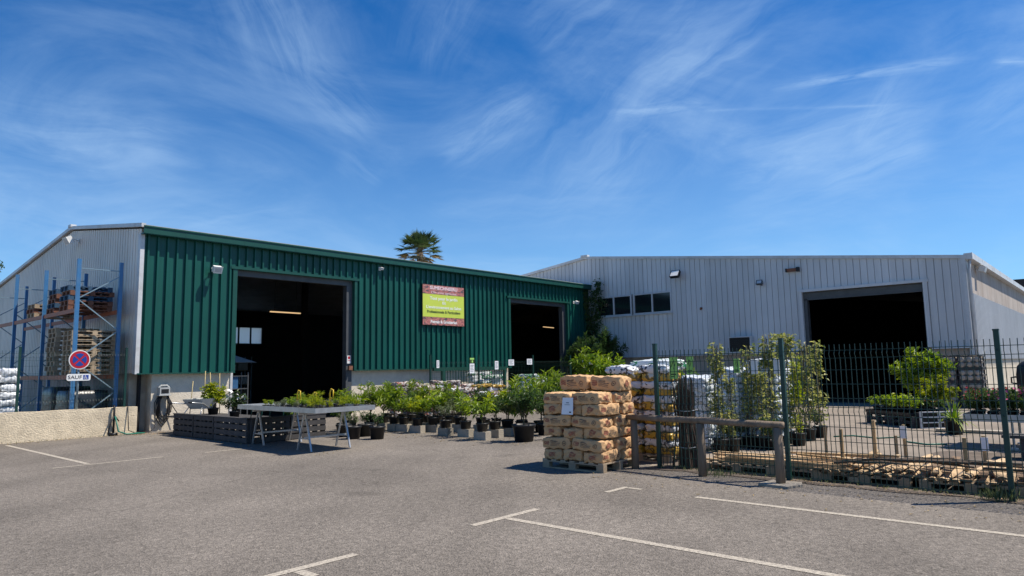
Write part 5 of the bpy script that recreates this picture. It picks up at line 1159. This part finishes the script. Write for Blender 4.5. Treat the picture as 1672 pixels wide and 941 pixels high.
t=thing('water_butt','black rounded water butt with handle behind the flowers','water butt',(25.6,2.15,0)); b=MB(); b.lathe([(0,0),(.36,0),(.40,.3),(.40,1.25),(.36,1.5),(.25,1.62),(.12,1.66),(.12,1.72),(0,1.72)],24); b.build('barrel',['pot'],t,True); b=MB(); b.tube([(-.02,.40,1.18),(-.02,.52,1.16),(-.02,.52,1.0),(-.02,.40,.98)],.025,8); b.build('handle',['pot'],t,True)
b=MB(); b.tube([(16.9,5.2,.02),(17.3,4.9,.02),(17.0,4.3,.02),(17.6,3.9,.02),(16.6,3.7,.02),(16.2,3.2,.02),(16.5,2.9,.02)],.016,6); tag(b.build('garden_hose',['hose'],None,True),'green garden hose lying on the yard ground behind the logs','hose')
for k,(x,y,rz) in enumerate([(26.5,9.9,0),(26.9,9.5,8),(27.2,9.1,0)]): b=MB(); b.tube([(0,0,0),(.04,.05*k,2.1)],.022,6); tag(b.build('metal_tube',['gategreen'],None,True,(x,y,0)),f'thin green tube standing inside the open gate, {ORD[k+1]} from its left jamb','tube','green tubes by the gate jamb')
# weeds and debris
r_=random.Random(77); b=MB()
for k in range(520):
    q=r_.random()
    if q<.10: p=Vector((10.28+r_.gauss(0,.05),1.33+r_.gauss(0,.09),0)); hh=.20
    elif q<.16: p=Vector((10.1+r_.gauss(0,.06),4.85+r_.gauss(0,.1),0)); hh=.14
    elif q<.8: p=Vector((10.42+r_.uniform(-.06,.1),r_.uniform(-2,6),0)); hh=.08
    else: p=Vector((r_.uniform(3,8),21.93+r_.uniform(-.03,.02),0)); hh=.06
    b.leaf(p,Vector((r_.uniform(-.6,.6),r_.uniform(-.6,.6),1)),rv(r_),hh*r_.uniform(.5,1.2),.012,max(.001,r_.random()))
o=b.build('weeds',['leafgrey']); o['kind']='stuff'
b=MB()
for k in range(420):
    q=r_.random()
    if q<.65: p=Vector((10.2+abs(r_.gauss(0,.25)),r_.uniform(-2.5,3.9),.012))
    else: p=Vector((8.3+r_.uniform(-.6,.4),21.7+r_.uniform(-.5,.2),.004))
    d=Vector((r_.uniform(-1,1),r_.uniform(-1,1),0)).normalized(); b.bar(p,p+d*r_.uniform(.01,.07),.008,.004)
o=b.build('wood_debris',['newwood']); o['kind']='stuff'
b=MB()
for k in range(700):
    q=r_.random()
    if q<.4: p=Vector((12.2+r_.gauss(0,.5),r_.uniform(10.3,17.5),.006))
    elif q<.6: p=Vector((8.3+r_.gauss(0,.25),r_.uniform(12.5,21.5),.006))
    elif q<.8: p=Vector((r_.uniform(2,8),21.9-abs(r_.gauss(0,.25)),.006))
    else: p=Vector((9.9-abs(r_.gauss(0,.5)),r_.uniform(0,8),.006))
    b.leaf(p,Vector((r_.uniform(-1,1),r_.uniform(-1,1),.15)),Vector((0,0,1)),r_.uniform(.03,.07),r_.uniform(.015,.03),max(.001,r_.random()))
o=b.build('leaf_litter',['frond_dead']); o['kind']='stuff'
# ------------------------------------------------------------------ palm and far tree
t=thing('palm_tree','fan palm rising behind the green warehouse roof','tree',(29.3,42.6,0)); g=ray(688,412); pz=HC+g.z*(42.6/g.y); t.location=(g.x*42.6/g.y+.35,42.6+.6,0); pz+=.25
b=MB(); b.tube([(0,0,0),(.05,0,pz*.5),(0,0,pz-.2)],[.28,.22,.26],12); b.build('trunk',['bark'],t,True)
r_=random.Random(21); lf=MB(); dd=MB(); pe=MB()
for k in range(60):
    a=k*2.39996+r_.uniform(-.2,.2); dead=k>=42; el=R(-4+90*(k/42)**1.1+r_.uniform(-7,7)) if not dead else R(r_.uniform(-58,-6)); Lp=r_.uniform(.9,1.5) if not dead else r_.uniform(.7,1.2)
    d=Vector((math.cos(a)*math.cos(el),math.sin(a)*math.cos(el),math.sin(el))); p0=Vector((0,0,pz-.15)); p1=p0+d*Lp+Vector((0,0,-.08)); pe.tube([p0,p0.lerp(p1,.5)+Vector((0,0,.04)),p1],[.03,.022,.014],4,1 if dead else 0)
    sd=d.cross(Vector((0,0,1))).normalized(); nn=sd.cross(d); tg=dd if dead else lf; lv=max(.001,r_.random())
    for j in range(15):
        an=R(-80+160*j/14)*(1 if not dead else .6); dr=d*math.cos(an)+sd*math.sin(an); ll=r_.uniform(.85,1.1)*(.75+.25*math.cos(an)); tip=p1+dr*ll+Vector((0,0,-.06-.10*abs(math.sin(an)))); mid=p1+dr*ll*.5; w_=.055; x=dr.cross(nn).normalized()
        tg.face([p1,mid-x*w_,tip,mid+x*w_],0,min(1,max(.001,lv*.6+.4*r_.random())))
lf.build('fronds',['palm'],t); dd.build('dry_fronds',['frond_dead'],t); pe.build('frond_stalks',['stem','frond_dead'],t)
def big_tree(name,label,loc,h,w,n,seed):
    r_=random.Random(seed); t=thing(name,label,'tree',loc); st=MB(); fo=MB(); st.tube([(0,0,0),(.1,0,h*.25),(0,.1,h*.5)],[.35,.26,.16],9)
    for k in range(16):
        a=r_.uniform(0,6.28); z0=h*r_.uniform(.25,.5); p3=Vector((w*.45*math.cos(a)*r_.uniform(.4,1),w*.45*math.sin(a)*r_.uniform(.4,1),h*r_.uniform(.5,1))); p0=Vector((0,0,z0)); pts=[p0,p0.lerp(p3,.5)+Vector((0,0,-.2)),p3]; st.tube(pts,[.11,.06,.02],5,caps=False)
        for c_ in range(5):
            cc=p3+rv(r_)*w*.12*r_.uniform(.2,1.6); sh=r_.random()
            for _ in range(n//80):
                p=cc+rv(r_)*w*.10*r_.random()**.4; fo.leaf(p,rv(r_)+Vector((0,0,-.2)),Vector((0,0,1))+rv(r_)*.7,.24,.14,min(1,max(.001,.5*sh+.5*r_.random())))
    st.build('trunk',['bark'],t); fo.build('crown',['leaftree'],t)
g=ray(-2,600); big_tree('tree','leafy tree beyond the grey gable at the far left edge',(g.x*62,g.y*62,0),11.6,6.5,7000,31)
# ------------------------------------------------------------------ sun, sky, camera settings
SX_,SY_=-.42,.42                        # ground shift of a shadow per metre of height
el=math.atan(1/math.hypot(SX_,SY_)); sd=Vector((-SX_,-SY_,1)).normalized()
sl=bpy.data.lights.new('sun','SUN'); so=bpy.data.objects.new('sun',sl); C.objects.link(so); sl.energy=4.8; sl.angle=R(.53); sl.color=(1,.925,.81)
so.rotation_euler=sd.to_track_quat('Z','Y').to_euler()
w=bpy.data.worlds.new('World'); sc.world=w; w.use_nodes=True; nt=w.node_tree; bg=nt.nodes['Background']
sky=N(nt,'ShaderNodeTexSky'); sky.sky_type='NISHITA'; sky.sun_disc=False; sky.sun_elevation=el; sky.sun_rotation=math.atan2(sd.x,sd.y); sky.altitude=50; sky.air_density=1.0; sky.dust_density=0; sky.ozone_density=6
tc=N(nt,'ShaderNodeTexCoord'); D=tc.outputs['Generated']
def mth(op,a,b_=None,c_=None):
    n=N(nt,'ShaderNodeMath',operation=op)
    for i,v in enumerate((a,b_,c_)):
        if v is None: continue
        if hasattr(v,'links') or hasattr(v,'is_output'): L(nt,v,n.inputs[i])
        else: n.inputs[i].default_value=v
    return n.outputs[0]
def dot(v):
    n=N(nt,'ShaderNodeVectorMath',operation='DOT_PRODUCT'); L(nt,D,n.inputs[0]); n.inputs[1].default_value=tuple(v); return n.outputs['Value']
def noise(vec,s,d=5,r=.6,dist=0.):
    n=N(nt,'ShaderNodeTexNoise'); n.inputs['Scale'].default_value=s; n.inputs['Detail'].default_value=d; n.inputs['Roughness'].default_value=r; n.inputs['Distortion'].default_value=dist; L(nt,vec,n.inputs['Vector']); return n.outputs[0]
def mapr(v,a,b_,c_=0.,d=1.,smooth=True):
    n=N(nt,'ShaderNodeMapRange'); n.interpolation_type='SMOOTHSTEP' if smooth else 'LINEAR'; L(nt,v,n.inputs[0])
    for i,x in enumerate((a,b_,c_,d)): n.inputs[1+i].default_value=x
    return n.outputs[0]
warp=noise(D,3.2,4,.6)
total=None
# cirrus streaks: great-circle segments (end, end, half width, strength, fibre scale across, along)
SEG=[((440,-40),(500,130),.055,.30,30,5),((490,110),(610,215),.035,.28,34,6),((725,262),(875,158),.032,.34,44,7),((560,250),(620,300),.03,.16,40,8),
 ((-60,205),(310,270),.06,.34,22,4),((-40,330),(420,400),.06,.24,22,3),((860,330),(1260,-30),.10,.34,14,3),((960,310),(1060,215),.03,.22,34,6),((1180,290),(1520,190),.05,.36,30,5),((860,60),(1000,-60),.08,.22,20,4),((1040,150),(1230,40),.07,.24,18,4),((1450,235),(1700,150),.04,.2,30,5),((150,420),(520,330),.05,.2,24,4),((1340,310),(1530,245),.025,.26,50,6),((1400,240),(1470,120),.012,.24,60,8),
 ((1560,215),(1720,120),.03,.26,40,6),((1150,340),(1720,290),.05,.16,30,4),((700,355),(1100,320),.05,.16,30,4),((700,120),(760,-40),.05,.20,20,4),((1000,188),(1160,168),.008,.40,110,18),((1270,143),(1575,97),.0065,.50,110,14),((1150,181),(1455,172),.0022,.30,60,4),((1625,101),(1720,103),.004,.55,110,14),((1500,60),(1720,-20),.09,.20,16,3)]
SEG=[(a,b_,h_*1.05,s_*.88,fx*1.5,fa*1.3) for a,b_,h_,s_,fx,fa in SEG]
for k,(a,b_,hw_,s_,fx,fa) in enumerate(SEG):
    da,db=ray(*a).normalized(),ray(*b_).normalized(); nn=da.cross(db).normalized(); mid=(da+db).normalized(); tt=nn.cross(mid).normalized(); half=math.sin(da.angle(db)/2)
    dn=dot(nn); dt=dot(tt); dm=dot(mid)
    wv=mth('MULTIPLY_ADD',warp,hw_*1.6,-hw_*.8); dd_=mth('ADD',dn,wv)
    cr=mth('POWER',mth('SUBTRACT',1.,mth('MINIMUM',mth('ABSOLUTE',mth('DIVIDE',dd_,hw_*1.9)),1.)),1.6)
    al=mapr(mth('ABSOLUTE',dt),half*.55,half*1.25,1.,0.)
    cv=N(nt,'ShaderNodeCombineXYZ'); L(nt,mth('MULTIPLY',dd_,float(fx)),cv.inputs[0]); L(nt,mth('MULTIPLY',dt,float(fa)),cv.inputs[1]); cv.inputs[2].default_value=k*3.7
    fb=mapr(noise(cv.outputs[0],.75,7,.64,.8),.27,.78)
    m_=mth('MULTIPLY',mth('MULTIPLY',cr,al),mth('MULTIPLY',fb,s_)); m_=mth('MULTIPLY',m_,mth('GREATER_THAN',dm,0.))
    total=m_ if total is None else mth('ADD',total,m_)
# thin veil that thickens towards the horizon
sep=N(nt,'ShaderNodeSeparateXYZ'); L(nt,D,sep.inputs[0]); zz=sep.outputs[2]
mp=N(nt,'ShaderNodeMapping'); mp.inputs['Scale'].default_value=(1.6,1.6,4.5); L(nt,D,mp.inputs[0])
veil=mth('MULTIPLY',mapr(noise(mp.outputs[0],1.7,7,.60,.7),.38,.78),mapr(zz,0.,.75,.44,.05,False)); total=mth('ADD',total,veil)
total=mth('ADD',total,mapr(zz,.02,.36,.24,0.,False)); total=mth('MINIMUM',total,.85)
tn=N(nt,'ShaderNodeMix',data_type='RGBA'); L(nt,mapr(zz,.10,.55),tn.inputs[0]); tn.inputs[6].default_value=(.50,.83,1.05,1); tn.inputs[7].default_value=(.11,.57,.95,1)
hs=N(nt,'ShaderNodeMix',data_type='RGBA',blend_type='MULTIPLY'); hs.inputs[0].default_value=1; L(nt,sky.outputs[0],hs.inputs[6]); L(nt,tn.outputs[2],hs.inputs[7])
mx=N(nt,'ShaderNodeMix',data_type='RGBA'); L(nt,total,mx.inputs[0]); L(nt,hs.outputs[2],mx.inputs[6]); mx.inputs[7].default_value=(4.0,5.7,7.8,1)
L(nt,mx.outputs[2],bg.inputs['Color']); bg.inputs['Strength'].default_value=.093
vs=sc.view_settings; vs.view_transform='Standard'; vs.look='None'; vs.gamma=1; vs.exposure=.5; vs.use_curve_mapping=False
sc.render.engine='CYCLES'; cy=sc.cycles; cy.max_bounces=6; cy.diffuse_bounces=3; cy.glossy_bounces=3; cy.transmission_bounces=4; cy.transparent_max_bounces=6; cy.sample_clamp_indirect=6; cy.use_denoising=True
